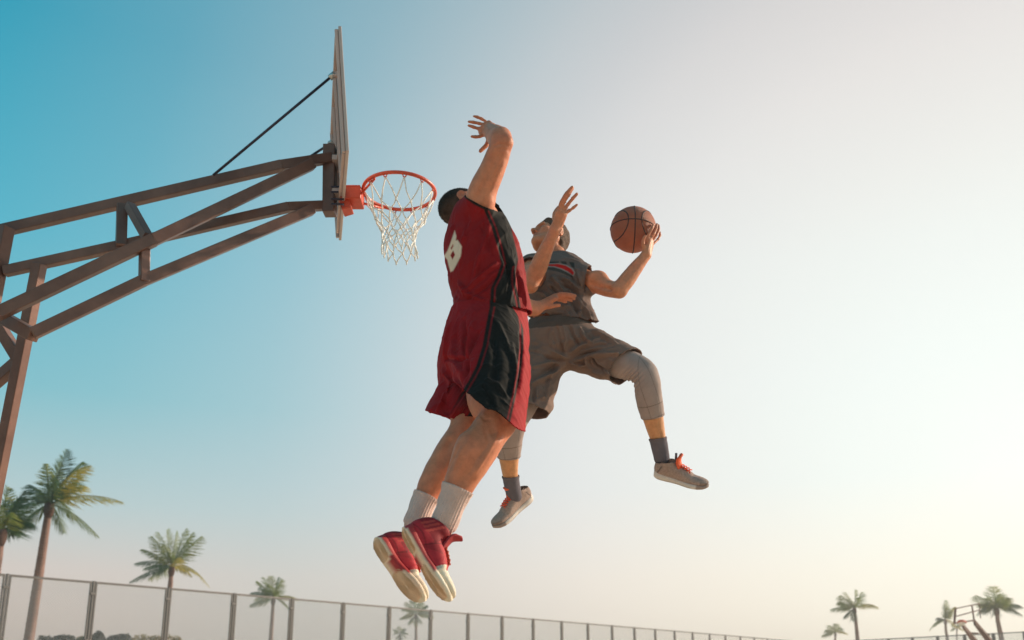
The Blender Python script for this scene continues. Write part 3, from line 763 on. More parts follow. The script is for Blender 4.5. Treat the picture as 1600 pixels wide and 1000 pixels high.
# ------------------------------------------------------------------ shoes
def sole_half(x, Ls=.305):
    xs = [0, .006, .02, .05, .10, .14, .19, .225, .255, .28, .297, Ls]; w = [0.004, .020, .0315, .0365, .0335, .0335, .0425, .0460, .0430, .0335, .0200, .003]
    return np.interp(x, xs, w)
def sole_shift(x): return np.interp(x, [0, .1, .2, .305], [.0, .002, -.003, -.012])
def sole_lift(x): return np.interp(x, [0, .03, .08, .20, .25, .28, .305], [.009, .002, 0, 0, .005, .011, .022])
def make_shoe(parent, heel, toe, up, side, st):
    """st: style dictionary. Local frame: x heel to toe, y towards the outer side, z up"""
    Fw, U, Rt = frame(toe - heel, up); Ln = np.linalg.norm(toe - heel); sc = Ln / .305; out = Rt * side
    def T(P): P = np.asarray(P, float) * sc; return heel + np.outer(P[:, 0], Fw) + np.outer(P[:, 1], out) + np.outer(P[:, 2], U)
    me_up = Vol((-.03, -.075, -.01), (.34, .075, .215), .0032); v = me_up
    Z = np.array
    top = st['top']
    e = np.eye(3)
    def sec(x, zc, rh, w): return (Z((x, sole_shift(x), zc)), rh, w)
    v.limb([sec(.036, .045, .045, .033), sec(.07, .050, .050, .0335), sec(.12, .050, .048, .034), sec(.165, .043, .041, .038), sec(.205, .036, .030, .041), sec(.245, .036, .026, .041), sec(.272, .036, .022, .034), sec(.288, .034, .014, .022)], .012, (0, 0, 1), sub=5)
    # ankle collar: from heel to instep
    v.limb([(Z((.058, 0, .06)), .046, .033), (Z((.062, 0, top - .025)), .050, .0355), (Z((.068, 0, top)), .050, .0365)], .018, (1, 0, 0), sub=5)
    v.limb([(Z((.10, 0, .075)), .028, .030), (Z((.15, -.002, .066)), .022, .032), (Z((.19, -.004, .052)), .016, .034)], .02, (0, 0, 1))
    v.ell(Z((.018, 0, .07)), e, (.016, .022, .04), .02)
    # collar opening and flat underside
    n = unit((-.30, 0, 1)); V, Q = None, None
    v.limb([(Z((.066, 0, top - .055)), .036, .026), (Z((.070, 0, top + .09)), .043, .030)], .006, (1, 0, 0), op='sub')
    V, Q = v.mesh(2)
    V, Q = cut(V, Q, Z((.062, 0, top + .004)), unit((-.34, 0, 1)))
    V, Q = cut(V, Q, Z((0, 0, .010)), Z((0, 0, -1.)))
    V[:, 2] += sole_lift(V[:, 0]) * np.clip(1 - V[:, 2] / .06, 0, 1)
    N = normals(V, Q); col = st['paint'](V, N)
    if st.get('crease'):
        V = V + N * (.0012 * np.sin(V[:, 0] * 260 + 6 * V[:, 1]) * np.exp(-((V[:, 0] - .20) / .03) ** 2))[:, None]
    body = link('shoe', mesh_np('shoe', T(V), Q, True, col), parent, MATS[st['mat']])
    # outsole and midsole
    nx = 44; ring = []; xs = .305 * (1 - np.cos(np.linspace(0, math.pi, nx))) / 2
    V2 = []; prof = [(0.0, -.86), (.004, -.98), (.012, -1.03), (st['mid'], -1.0), (st['mid'] + .004, -.90), (st['mid'] + .004, .90), (st['mid'], 1.0), (.012, 1.03), (.004, .98), (0.0, .86), (-.0005, .45), (-.0005, -.45)]
    m = len(prof)
    for x in xs:
        hw = sole_half(x) * 1.04; sh = sole_shift(x); l = sole_lift(x); mh = np.interp(x, [0, .05, .12, .2, .26, .305], [1.35, 1.15, .95, .9, .8, .45])
        for zz, ww in prof: V2.append((x, sh + ww * hw, l + (zz * mh if zz > .013 else zz)))
    Fq = []
    for i in range(nx - 1):
        for j in range(m): Fq.append((i * m + j, (i + 1) * m + j, (i + 1) * m + (j + 1) % m, i * m + (j + 1) % m))
    Fq.append(tuple(range(m))); Fq.append(tuple((nx - 1) * m + j for j in range(m))[::-1])
    V2 = np.array(V2); c2 = st['sole'](V2)
    so_ = link('sole', mesh_np('sole', T(V2), Fq, True, c2), body, st['sole_mat'])
    # tread: raised ribs under the forefoot and heel, the arch left bare
    if st.get('tread'):
        tr = MB()
        for cx, rmax, x0, x1 in ((.225, .075, .152, .292), (.055, .05, .008, .098)):
            k = .008
            while k < rmax:
                arc = []
                for a in np.linspace(0, 2 * math.pi, 49):
                    x = cx + 1.25 * k * math.cos(a); y = sole_shift(x) + k * .86 * math.sin(a); ok = x0 < x < x1 and abs(y - sole_shift(x)) < sole_half(x) * .88
                    if ok: arc.append((x, y + .0012 * math.sin(a * 22 + k * 900), sole_lift(x) - .0012))
                    if (not ok or a > 6.28) and len(arc) > 2:
                        tr.tube(T(np.array(arc)), .0013 * sc, 4); arc = []
                    elif not ok: arc = []
                k += .0052
        tr.build('tread', st['tread'], so_)['kind'] = 'stuff'
    # tongue
    tp = np.array(st['tongue']); tn = len(tp); tt = np.linspace(0, tn - 1, 12); tx = np.interp(tt, range(tn), tp[:, 0]); tz = np.interp(tt, range(tn), tp[:, 1]); tw = np.interp(tt, range(tn), tp[:, 2])
    tv = []
    for i in range(12):
        for y in np.linspace(-1, 1, 9): tv.append((tx[i] - .014 * y * y, y * tw[i], tz[i] - .004 * y * y))
    fq = [(i * 9 + j, i * 9 + j + 1, (i + 1) * 9 + j + 1, (i + 1) * 9 + j) for i in range(11) for j in range(8)]
    to = link('tongue', mesh_np('tongue', T(np.array(tv)), fq, True), body, st['tongue_mat']); mo = to.modifiers.new('thickness', 'SOLIDIFY'); mo.thickness = .011 * sc; mo.offset = 0
    ms_ = to.modifiers.new('round', 'SUBSURF'); ms_.levels = 1; ms_.render_levels = 2
    if st.get('tab'):
        tb = MB(); q = T(np.array(st['tab'])); tb.tube(list(q), .0065 * sc, 8); tb.build('pull_tab', st['tab_mat'], body, smooth=True)
    # laces: crossed straps down the instep, lying on the upper
    top_of = lambda x, y: _top(V, x, y)
    rows = np.linspace(st['lace'][0], st['lace'][1], 6)
    for i, x in enumerate(rows[:-1]):
        for sg in (-1, 1):
            pts = []
            for t in np.linspace(0, 1, 7):
                xx = x + (rows[i + 1] - x) * t; yy = sole_shift(xx) + sg * (-.019 + .038 * t); pts.append((xx + .0015, yy, top_of(xx, yy) + .0045 + (.002 if sg > 0 else 0)))
            lb = MB(); lb.tube(T(np.array(pts)), .0036 * sc, 6); lb.build('lace', st['lace_mat'], body, smooth=True)
    return body, T
def _top(V, x, y):
    d = (V[:, 0] - x) ** 2 + (V[:, 1] - y) ** 2; i = np.where(d < .006 ** 2)[0]
    return V[i, 2].max() if len(i) else .06

def L_(pts): return [(W(p[0], p[1], p[2]),) + tuple(p[3:]) for p in pts]
def Ps(*pts): return [W(*p) for p in pts]
def bounds(pts, m):
    P = np.array(pts); return P.min(0) - m, P.max(0) + m
SKIN = np.array((.50, .235, .15)); 
def skin_paint(V, base, warm=()):
    c = np.tile(np.asarray(base, float), (len(V), 1)); w = wob(V, 16, 3)[:, None]
    c *= 1 + .09 * w; c[:, 0] *= 1 + .05 * wob(V, 35, 9); c[:, 1:] *= (1 - .10 * np.clip(wob(V, 55, 12), 0, 1) ** 2)[:, None]
    for p, r, k in warm:      # redder knuckles, knees, ears
        g = np.exp(-(np.linalg.norm(V - p, axis=1) / r) ** 2)[:, None] * k; c = c * (1 - g) + g * np.array((.46, .15, .09))
    return c

# ================================================================== player in red
A_R, A_U = D(.22, .12, -.96), None
A_F = D(.97, .06, .22)
A_leg_n = [(762, 545, 3.56, .098, .092), (768, 595, 3.39, .099, .09), (770, 626, 3.27, .092, .085), (779, 652, 3.19, .070, .072), (764, 676, 3.155, .068, .066),
           (741, 711, 3.12, .070, .066), (722, 747, 3.09, .058, .055), (706, 785, 3.075, .044, .045), (694, 818, 3.07, .040, .042)]
A_leg_f = [(742, 552, 3.74, .098, .092), (742, 600, 3.60, .090, .088), (735, 640, 3.46, .076, .076), (727, 674, 3.36, .063, .064), (704, 711, 3.32, .063, .062), (681, 748, 3.285, .055, .052),
           (664, 780, 3.26, .042, .042), (650, 815, 3.235, .039, .040)]
def player_red():
    allp = Ps((690, 285, 4.2), (670, 950, 2.9), (910, 460, 4.4), (730, 170, 4.1), (800, 220, 3.6), (640, 830, 3.3), (820, 560, 3.3))
    lo, hi = bounds(allp, .14); v = Vol(lo, hi, .0045)
    # trunk
    v.limb(L_([(757, 548, 3.66, .120, .150), (763, 500, 3.69, .108, .140), (765, 455, 3.73, .108, .140), (757, 405, 3.80, .122, .160), (746, 362, 3.87, .105, .155), (738, 340, 3.92, .06, .10)]), .03, A_F)
    hc = W(727, 327, 4.03); Fh, Uh = D(.75, .50, .42), D(-.60, .55, .50)
    v.limb([(W(741, 352, 3.92), .062, .062), (hc - unit(Uh) * .055 - unit(Fh) * .02, .056, .058)], .03, A_F)
    hp = head(v, hc, Fh, Uh, .97)
    # near arm raised, forearm going away
    v.limb(L_([(735, 352, 3.78, .066, .072), (748, 322, 3.72, .064, .068), (756, 294, 3.70, .0585, .060), (771, 261, 3.68, .0515, .053), (782, 228, 3.665, .046, .049), (783, 217, 3.69, .045, .048)]), .03, A_F)
    v.ell(W(791, 221, 3.645), np.eye(3), (.025, .026, .024), .025)
    v.limb(L_([(782, 220, 3.68, .044, .047), (777, 214, 3.76, .045, .047), (770, 208, 3.85, .036, .038), (766, 204, 3.92, .030, .031)]), .015, A_F)
    Hz = 3.95
    hand(v, W(766, 204, 3.91), Ps((763, 203, 3.95), (757, 199, 3.965)),
         [Ps((756, 209, 3.96), (750, 213, 3.955), (743, 213.8, 3.95), (737, 213.5, 3.945)), Ps((755, 202, 3.97), (748, 201, 3.97), (740, 198.5, 3.965), (732.5, 196, 3.96)),
          Ps((757, 195, 3.98), (749, 193, 3.985), (740, 191, 3.98), (732.5, 190, 3.975)), Ps((759, 189.5, 3.985), (752, 185.5, 3.99), (746, 183, 3.985), (740, 181.5, 3.98))],
         Ps((765, 217, 3.93), (760, 227, 3.92), (755, 232, 3.915), (750.5, 236, 3.91)), D(-.3, .2, -.9), rp=.040, rt=.017, rf=.0084)
    # far arm reaching across to the other player
    v.limb(L_([(742, 350, 4.06, .065, .07), (760, 372, 4.14, .058, .058), (788, 430, 4.24, .050, .050), (800, 462, 4.30, .044, .044), (818, 477, 4.34, .044, .044), (834, 482, 4.38, .034, .040), (842, 480, 4.40, .022, .032)]), .025, A_F)
    hand(v, W(842, 480, 4.40), Ps((852, 473, 4.42), (866, 465, 4.43)),
         [Ps((866, 462, 4.43), (876, 459, 4.435), (888, 459.5, 4.44), (899, 462, 4.45)), Ps((868, 465, 4.44), (879, 462, 4.44), (890, 463, 4.445), (897, 467, 4.45)), Ps((868, 467, 4.45), (878, 466, 4.455), (888, 468, 4.46), (893, 470, 4.465)),
          Ps((866, 468, 4.46), (874, 469, 4.465), (881, 471, 4.47), (885, 472, 4.475))], Ps((849, 479, 4.40), (858, 479.5, 4.40), (866, 478, 4.405), (874, 477, 4.41)), D(.05, .9, -.3), rp=.037, rt=.015, rf=.0088)
    # legs
    uleg = D(.9, .3, .1)
    for leg in (A_leg_n, A_leg_f): v.limb(L_(leg), .03, uleg)
    v.ell(W(789, 655, 3.165), np.eye(3), (.040, .040, .045), .03)       # knee cap
    v.limb(L_([(772, 690, 3.095, .018), (757, 715, 3.075, .016), (742, 738, 3.065, .014)]), .03, uleg)      # shin edge
    v.ell(W(728, 706, 3.08), np.eye(3), (.030, .035, .060), .05)         # calf muscle
    for g in ([(748, 305, 3.635, .010), (760, 275, 3.622, .010), (774, 245, 3.612, .008)], [(757, 690, 3.040, .010), (738, 722, 3.028, .010), (722, 750, 3.026, .007)],
              [(762, 645, 3.104, .008), (764, 660, 3.088, .007), (770, 676, 3.080, .004)], [(703, 690, 3.27, .010), (690, 722, 3.235, .009)]):
        v.limb(L_(g), .024, uleg, op='sub')
    V, Q = v.mesh(3)
    V = folds(V, Q, [([(768, 231), (780, 225), (796, 228)], .005, -.0035), ([(772, 236), (784, 233), (797, 236)], .004, -.0020), ([(742, 306), (752, 284), (764, 262), (772, 244)], .005, .0018), ([(765, 300), (774, 276), (786, 250)], .007, -.0028),
                     ([(757, 206), (750, 210)], .003, .0018), ([(762, 200), (755, 202)], .003, .0018), ([(763, 197), (756, 196)], .003, .0018), ([(755, 660), (764, 690), (748, 715), (730, 745)], .008, -.0040), ([(742, 664), (732, 690), (716, 715), (703, 745)], .009, .0030),
                     ([(782, 668), (772, 692), (757, 718), (742, 742)], .006, .0026), ([(778, 650), (790, 662), (786, 676)], .006, -.0030), ([(748, 645), (757, 655), (768, 656)], .006, -.0028), ([(722, 690), (708, 712), (694, 738)], .007, -.0030),
                     ([(850, 476), (862, 468), (872, 462)], .003, .0020), ([(846, 480), (858, 474)], .003, -.0016)], 1.0)
    V = V + normals(V, Q) * (.0010 * wob(V, 60, 71) + .0005 * wob(V, 160, 72))[:, None]
    col = skin_paint(V, (.58, .205, .108), [(W(800, 660, 3.1), .05, .35), (W(722, 302, 3.95), .035, .6), (W(795, 220, 3.64), .04, .35), (W(738, 198, 3.95), .05, .45), (W(880, 465, 4.44), .06, .4)])
    body = link('person', mesh_np('person', V, Q, True, col), None, MATS['skin_a'])
    tag(body, 'player in red and black kit leaping with one bare arm raised beside the hoop', 'person')
    # cropped hair
    hv = Vol(hc - .16, hc + .16, .0035); Fv, U, Rt = frame(Fh, Uh)
    hv.ell(hp(-.009, 0, .030), (Fv, Rt, U), (.0995, .0772, .0935), 0)
    hv.limb([(hp(-.045, .0, -.03), .052, .056), (hp(-.055, 0, -.075), .028, .044)], .02, Fv)
    hv.clip(hp(.060, 0, .045), unit(Fv * .9 - U * .45)); hv.clip(hp(-.035, 0, -.062), unit(Fv * .55 - U * .8))
    for r in (-1, 1): hv.ell(hp(.035, .08 * r, -.02), (Fv, Rt, U), (.040, .03, .046), .006, 'sub')
    Vh, Qh = hv.mesh(2); Vh = Vh + normals(Vh, Qh) * (.0006 * wob(Vh, 300, 5))[:, None]
    lo_ = np.clip(((Vh - hp(0, 0, 0)) @ U + .06) / .11, 0, 1)[:, None]; ch = np.array((.16, .078, .05)) * (1 - lo_) + lo_ * np.array((.030, .019, .014)); ch *= 1 + .35 * wob(Vh, 70, 61)[:, None]
    hair_ = link('hair', mesh_np('hair', Vh, Qh, True, ch), body, MATS['hair'])
    Nh = normals(Vh, Qh); rs = np.random.RandomState(3); pk = rs.choice(len(Vh), 6000); tv = []; tf = []; tc_ = []
    for i in pk:
        p = Vh[i]; n = unit(Nh[i] + .35 * rs.normal(size=3)); t = unit(np.cross(n, rs.normal(size=3))); k = len(tv); tv += [p - t * .0007, p + t * .0007, p + n * rs.uniform(.0025, .0055)]; tf.append((k, k + 1, k + 2)); tc_ += [ch[i] * .6] * 3
    b_ = link('bristles', mesh_np('bristles', np.array(tv), np.array(tf), False, np.array(tc_)), hair_, MATS['hair']); b_['kind'] = 'stuff'
    # ---------------- jersey
    jv = Vol(*bounds(Ps((690, 290, 4.2), (690, 510, 3.4), (850, 510, 3.4), (850, 300, 4.3), (700, 300, 3.5)), .08), .0036)
    jv.limb(L_([(743, 332, 3.88, .078, .115), (744, 353, 3.86, .116, .165), (750, 377, 3.83, .137, .178), (757, 405, 3.79, .158, .180), (761, 432, 3.755, .160, .172), (766, 457, 3.725, .152, .166), (768, 480, 3.70, .156, .171), (768, 505, 3.68, .160, .175)]), .02, A_F)
    jv.limb(L_([(736, 350, 3.80, .078, .075), (746, 326, 3.725, .070, .078), (752, 310, 3.70, .066, .074)]), .03, A_F)      # near shoulder
    jv.limb(L_([(735, 345, 4.00, .085, .075), (748, 352, 4.08, .080, .080), (756, 362, 4.14, .072, .072)]), .035, A_F)
    jv.ell(W(716, 392, 3.84), np.eye(3), (.05, .09, .09), .05)          # shoulder blade
    V, Q = jv.mesh(3)
    # openings: neck, arms, hem
    V, Q = cut(V, Q, W(728, 330, 3.93), unit(hc - W(738, 345, 3.92)), W(726, 322, 3.96), .10)
    armn = unit(np.cross(W(772, 328, 3.68) - W(727, 306, 3.70), D(.1, .35, 1))); armn = armn if armn[2] > 0 else -armn; V, Q = cut(V, Q, W(750, 317, 3.70), armn, None, .13, seg=[W(748, 325, 3.72), W(756, 290, 3.70)])
    V, Q = cut(V, Q, W(757, 362, 4.12), unit(W(788, 430, 4.24) - W(748, 352, 4.08)), None, .09, seg=[W(755, 360, 4.12), W(762, 375, 4.16)])
    V, Q = cut(V, Q, W(768, 489, 3.69), D(.03, -1, 0.0))
    # front hem kicks out to the right
    X, Y, Z = proj(V); k = np.clip((Y - 440) / 60, 0, 1) ** 1.5 * np.clip((X - 780) / 45, 0, 1); V = V + np.outer(np.clip((X - 800) / 25, 0, 1) * k * .014, D(1, -.35, 0))
    V = folds(V, Q, [([(735, 345), (722, 380), (718, 420)], .013, .008), ([(765, 350), (750, 400), (738, 440)], .012, .009), ([(778, 410), (755, 430), (722, 462)], .011, .010), ([(785, 425), (760, 448), (728, 474)], .010, -.008),
                     ([(712, 440), (730, 460), (765, 478)], .011, .009), ([(708, 462), (740, 476), (775, 480)], .010, -.008), ([(800, 400), (802, 440), (795, 475)], .012, .008), ([(780, 380), (795, 420), (800, 460)], .012, -.007),
                     ([(815, 430), (822, 460), (825, 485)], .009, .008), ([(808, 420), (812, 460), (812, 486)], .009, -.008), ([(745, 325), (757, 360), (770, 400)], .012, -.006), ([(703, 350), (705, 375), (700, 400)], .010, .006),
                     ([(726, 330), (731, 352), (728, 372)], .010, -.005), ([(760, 455), (772, 468), (790, 484)], .009, .008)])
    N = normals(V, Q); V = V + N * (.003 * wob(V, 26, 21) + .0042 * wrinkle(V, 34, 4, D(.75, .6, 0)) + .002 * wrinkle(V, 90, 5, D(.3, 1, 0)))[:, None]
    X, Y, Z = proj(V); near = (N @ A_R) > -.25
    RED, BLK, PIPE, WHT = np.array((.25, .007, .009)), np.array((.0125, .0105, .0085)), np.array((.25, .010, .014)), np.array((.82, .62, .47))
    lb = [(752, 300), (757, 330), (768, 355), (777, 385), (783, 412), (776, 432), (767, 450), (765, 490)]
    rb = [(800, 300), (797, 345), (802, 370), (807, 390), (810, 405), (806, 425), (806, 445), (812, 470), (816, 492)]
    def panel(X, Y): return soft(np.minimum(X - xat(Y, lb), xat(Y, rb) - X))
    col = np.tile(RED, (len(V), 1)) * (1 + .05 * wob(V, 12, 8)[:, None])
    # far side carries the same panel: mirror it through the body's middle plane
    mid = W(757, 405, 3.82); Vm = V - 2 * np.outer((V - mid) @ A_R, A_R); Xm, Ym, _ = proj(Vm)
    over(col, BLK, np.where(near, panel(X, Y), panel(Xm, Ym)))
    pl_ = [(x + 6.5, y) for x, y in lb]; pr_ = [(x - 5.5, y) for x, y in rb]
    over(col, PIPE, near * soft(1.0 - pline_px(X, Y, pl_))); over(col, PIPE, near * soft(1.0 - pline_px(X, Y, pr_)) * (Y > 415))
    over(col, BLK, near * soft(3.4 - pline_px(X, Y, [(729, 307), (743, 317), (757, 324), (771, 328)])))
    num = [(710.5, 360), (713, 369), (712.2, 376), (715, 375), (721.5, 385), (720, 400), (713, 414), (708, 423), (704, 425), (701, 415), (699, 406), (694, 400), (699, 392), (703, 382), (707, 370)]
    h1 = [(704, 388), (707.8, 381), (708.5, 384.5), (705.4, 390)]; h2 = [(708, 391.5), (711, 398), (707, 405.5), (703.6, 399)]
    back = (N @ A_F) < .55
    over(col, WHT, (back & near) * soft(poly_d(X, Y, num)) * (1 - soft(poly_d(X, Y, h1), .7)) * (1 - soft(poly_d(X, Y, h2), .7)))
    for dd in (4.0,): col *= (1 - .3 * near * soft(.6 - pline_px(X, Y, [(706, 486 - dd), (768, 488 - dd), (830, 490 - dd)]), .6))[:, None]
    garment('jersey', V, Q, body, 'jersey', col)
    # ---------------- shorts
    sv = Vol(*bounds(Ps((660, 470, 3.9), (660, 690, 3.2), (850, 690, 3.1), (850, 470, 4.0)), .08), .0036)
    sv.limb(L_([(767, 470, 3.71, .135, .150), (766, 486, 3.70, .150, .165), (762, 510, 3.68, .166, .180), (757, 545, 3.63, .176, .185), (757, 572, 3.58, .165, .18)]), .02, A_F)
    sv.limb(L_([(765, 525, 3.56, .135, .125), (767, 570, 3.44, .150, .130), (768, 610, 3.32, .138, .125), (764, 650, 3.20, .134, .122), (760, 700, 3.08, .13, .12)]), .03, A_F)
    sv.limb(L_([(745, 530, 3.76, .135, .125), (734, 575, 3.68, .130, .125), (722, 612, 3.60, .098, .115), (712, 645, 3.52, .108, .118), (704, 690, 3.44, .120, .12)]), .03, A_F)
    V, Q = sv.mesh(3)
    V, Q = cut(V, Q, W(767, 482, 3.70), D(0, 1, .05))
    hn = unit(np.cross(W(808, 663, 3.22) - W(713, 600, 3.27), D(-.02, .11, 1))); hn = hn if hn[2] < 0 else -hn
    V, Q = cut(V, Q, W(760, 631, 3.24), hn, None, .185, seg=[W(767, 600, 3.34), W(764, 650, 3.20), W(760, 705, 3.06)])
    fn = unit(np.cross(W(745, 669, 3.45) - W(668, 641, 3.5), D(-.06, .02, 1))); fn = fn if fn[2] < 0 else -fn
    V, Q = cut(V, Q, W(712, 657, 3.50), fn, None, .24, seg=[W(705, 665, 3.48), W(698, 705, 3.40)])
    X, Y, Z = proj(V)
    far = Z > 3.42
    k = np.clip((Y - 618) / 35, 0, 1) ** 1.6 * np.clip((715 - X) / 35, 0, 1) * far; V = V + np.outer(k * .016, D(-1, .05, 0))
    V = folds(V, Q, [([(712, 492), (706, 530), (708, 565), (722, 590)], .012, .011), ([(726, 495), (722, 535), (728, 575), (718, 600)], .012, -.010), ([(740, 500), (730, 545), (724, 580)], .010, .010), ([(700, 500), (692, 540), (692, 570)], .010, .008),
                     ([(752, 510), (740, 530), (730, 560)], .010, -.008), ([(690, 560), (712, 562), (735, 560)], .010, -.009), ([(688, 575), (705, 600), (700, 625)], .012, .011), ([(705, 585), (716, 605), (722, 640)], .012, -.012),
                     ([(695, 610), (690, 630), (680, 645)], .011, .010), ([(712, 625), (725, 640), (740, 650)], .010, .010), ([(700, 640), (715, 655), (738, 655)], .009, -.009), ([(775, 500), (790, 530), (800, 560)], .012, .007),
                     ([(770, 520), (776, 560), (770, 600)], .014, -.007), ([(800, 530), (806, 580), (800, 630)], .012, .008), ([(760, 590), (780, 605), (795, 625)], .012, .007), ([(740, 560), (738, 590), (728, 606)], .010, .008),
                     ([(815, 510), (818, 560), (812, 610)], .009, -.006), ([(752, 600), (765, 622), (770, 636)], .010, -.006)])
    N = normals(V, Q); V = V + N * (.003 * wob(V, 24, 31) + .0048 * wrinkle(V, 30, 14, D(.15, 1, 0)) + .002 * wrinkle(V, 85, 15, D(-.5, 1, 0)))[:, None]
    X, Y, Z = proj(V); near = ((N @ A_R) > -.35) & (Z < 3.55 + .0 * X)
    lb = [(765, 480), (760, 505), (754, 540), (744, 572), (735, 590), (722, 612)]; rb = [(814, 480), (818, 510), (818, 545), (814, 580), (806, 620), (797, 660)]
    def panel(X, Y): return soft(np.minimum(X - xat(Y, lb), xat(Y, rb) - X))
    RED2 = np.array((.31, .009, .012)); col = np.tile(RED2, (len(V), 1)) * (1 + .05 * wob(V, 12, 18)[:, None])
    mid = W(757, 545, 3.64); Vm = V - 2 * np.outer((V - mid) @ A_R, A_R); Xm, Ym, _ = proj(Vm); lfar = (N @ A_R) < -.55
    over(col, BLK, near * panel(X, Y)); over(col, BLK, lfar * panel(Xm, Ym))
    for pl_ in ([(x + 7.5, y) for x, y in lb], [(x - 5, y) for x, y in rb]): over(col, PIPE, near * soft(1.0 - pline_px(X, Y, pl_)))
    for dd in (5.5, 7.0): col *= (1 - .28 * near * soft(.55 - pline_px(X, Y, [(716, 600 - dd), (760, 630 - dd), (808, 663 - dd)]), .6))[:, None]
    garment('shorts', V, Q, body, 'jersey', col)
    # ---------------- socks and shoes
    def sock(leg, top, u, n):
        s_ = Vol(*bounds([W(*q[:3]) for q in leg[-4:]], .12), .0035); s_.limb(L_(leg[-4:]), .01, u, grow=.005); V, Q = s_.mesh(2)
        V, Q = cut(V, Q, top, n); d = (V - top) @ n
        V = V + normals(V, Q) * (.0016 * np.sin(V @ D(.9, -.4, 0) * 700) + .0022 * wob(V, 50, 6))[:, None] + normals(V, Q) * (.002 * np.exp(-((d + .006) / .006) ** 2))[:, None]
        o = link('sock', mesh_np('sock', V, Q, True), body, MATS['sock_white']); m = o.modifiers.new('thickness', 'SOLIDIFY'); m.thickness = .003; m.offset = -1
    sock(A_leg_n, W(713, 762, 3.08), uleg, unit(W(722, 747, 3.09) - W(706, 785, 3.075) + 0 * D(0, 1, 0)))
    sock(A_leg_f, W(668, 776, 3.26), uleg, unit(W(680, 748, 3.285) - W(664, 780, 3.26)))
    RED3, DRK, CAP, SOLE = np.array((.46, .020, .030)), np.array((.12, .008, .02)), np.array((.76, .65, .50)), np.array((.82, .59, .42))
    def paint(V, N):
        c = np.tile(RED3, (len(V), 1)); x, y, z = V.T
        c[(x < .11) & (z > .07) & (np.abs(N[:, 1]) > .2)] *= .62; c[(x > .10) & (z > .040 + .9 * (x - .12)) & (z < .075) & (np.abs(N[:, 1]) > .3)] *= .72
        c[np.abs(z - .036 - .012 * np.sin(x * 30)) < .0022] *= .6; c[np.abs(x - .108 - .4 * (z - .06)) < .0024] *= .5
        edge = .205 + .25 * (z - .03) - .02 * (np.abs(y) > .03)
        c[x > edge] = CAP; c[(x > edge) & (x < edge + .012) & (z < .05)] = CAP * .72
        for k in range(3):      # three lighter bars at the heel
            d = x - (.030 + .017 * k) - .25 * (z - .09); c[(np.abs(d) < .0052) & (z > .062) & (z < .115 + .006 * k) & (np.abs(N[:, 1]) > .35)] = (.50, .05, .04)
        c[(z < .034) & (x < edge)] *= 1.15
        return c
    def sole_col(V):
        c = np.tile(SOLE, (len(V), 1)); x, y, z = V.T; c[(((x - .135) / .040) ** 2 + ((y + .042) / .040) ** 2 < 1) & (z < .012)] = (.42, .02, .02); c[(z > .009) & (x < .20)] = (.42, .022, .022)
        c[(z > .013) & (x >= .20)] = CAP
        return c
    mat('shoe_sole', vcol=True, rough=.55, noise=.12, nscale=60, bump=.2, bscale=500); mat('tread', (.60, .38, .22), .6, noise=.1, nscale=50)
    mat('tongue_red', (.34, .015, .022), .7, noise=.1, nscale=40, bump=.2, bscale=300)
    st = dict(top=.128, paint=paint, mat='shoe', mid=.022, sole=sole_col, sole_mat=MATS['shoe_sole'], tread=MATS['tread'], tongue=[(.150, .080, .020), (.130, .115, .026), (.121, .143, .031), (.125, .160, .029), (.133, .172, .020), (.138, .179, .010)], tongue_mat=MATS['tongue_red'], lace=(.125, .195), lace_mat=MATS['lace_red'], crease=True)
    make_shoe(body, W(625, 826, 3.0), W(696, 943, 2.93), D(.80, .36, .48), 1, st)
    make_shoe(body, W(582, 842, 3.15), W(653, 946, 3.06), D(.62, .26, .74), -1, st)
    return body
person_a = player_red()

# ================================================================== basketball
def make_ball():
    c = W(989.5, 359, 4.74); r = .121
    n = 96; m_ = 64; V = []; Fq = []
    ax1, ax2, ax3 = frame(D(-.05, .12, -1), D(.02, 1, 0))      # towards the viewer, up, side
    for i in range(m_ + 1):
        th = math.pi * i / m_
        for j in range(n): ph = 2 * math.pi * j / n; V.append((math.sin(th) * math.cos(ph), math.sin(th) * math.sin(ph), math.cos(th)))
    for i in range(m_):
        for j in range(n): Fq.append((i * n + j, i * n + (j + 1) % n, (i + 1) * n + (j + 1) % n, (i + 1) * n + j))
    Vn = np.array(V); Fq = np.array(Fq)
    root = link('basketball', mesh_np('basketball', c + Vn * r, Fq[:, ::-1].copy(), True), None, mat('leather', (.52, .155, .085), .55, noise=.16, nscale=14, bump=.8, bscale=900, spec=.3))
    tag(root, 'orange brown basketball with dark seams held up at the right', 'ball')
    def seam(pts):
        m = MB(); m.tube([c + q * (r - .0004) for q in pts], .0031, 6, closed=True); m.build('seam', MATS['seam'], root, smooth=True)
    mat('seam', (.035, .02, .016), .7)
    A = np.linspace(0, 2 * math.pi, 97)[:-1]
    # two great circles crossing and two bowed seams
    seam([unit(math.cos(a) * ax1 + math.sin(a) * (ax2 + .0 * ax3)) for a in A])
    tilt = unit(ax1 + .10 * ax2)
    seam([math.cos(a) * tilt + math.sin(a) * unit(ax3 + .05 * ax2) for a in A])
    for s in (-1, 1):
        q = []
        for a in A:
            bow = .55 - .27 * math.cos(2 * a)
            q.append(unit(s * bow * ax3 * 1.0 + math.sqrt(max(0, 1 - bow * bow)) * (math.cos(a) * tilt + math.sin(a) * unit(np.cross(ax3, tilt)))))
        seam(q)
make_ball()

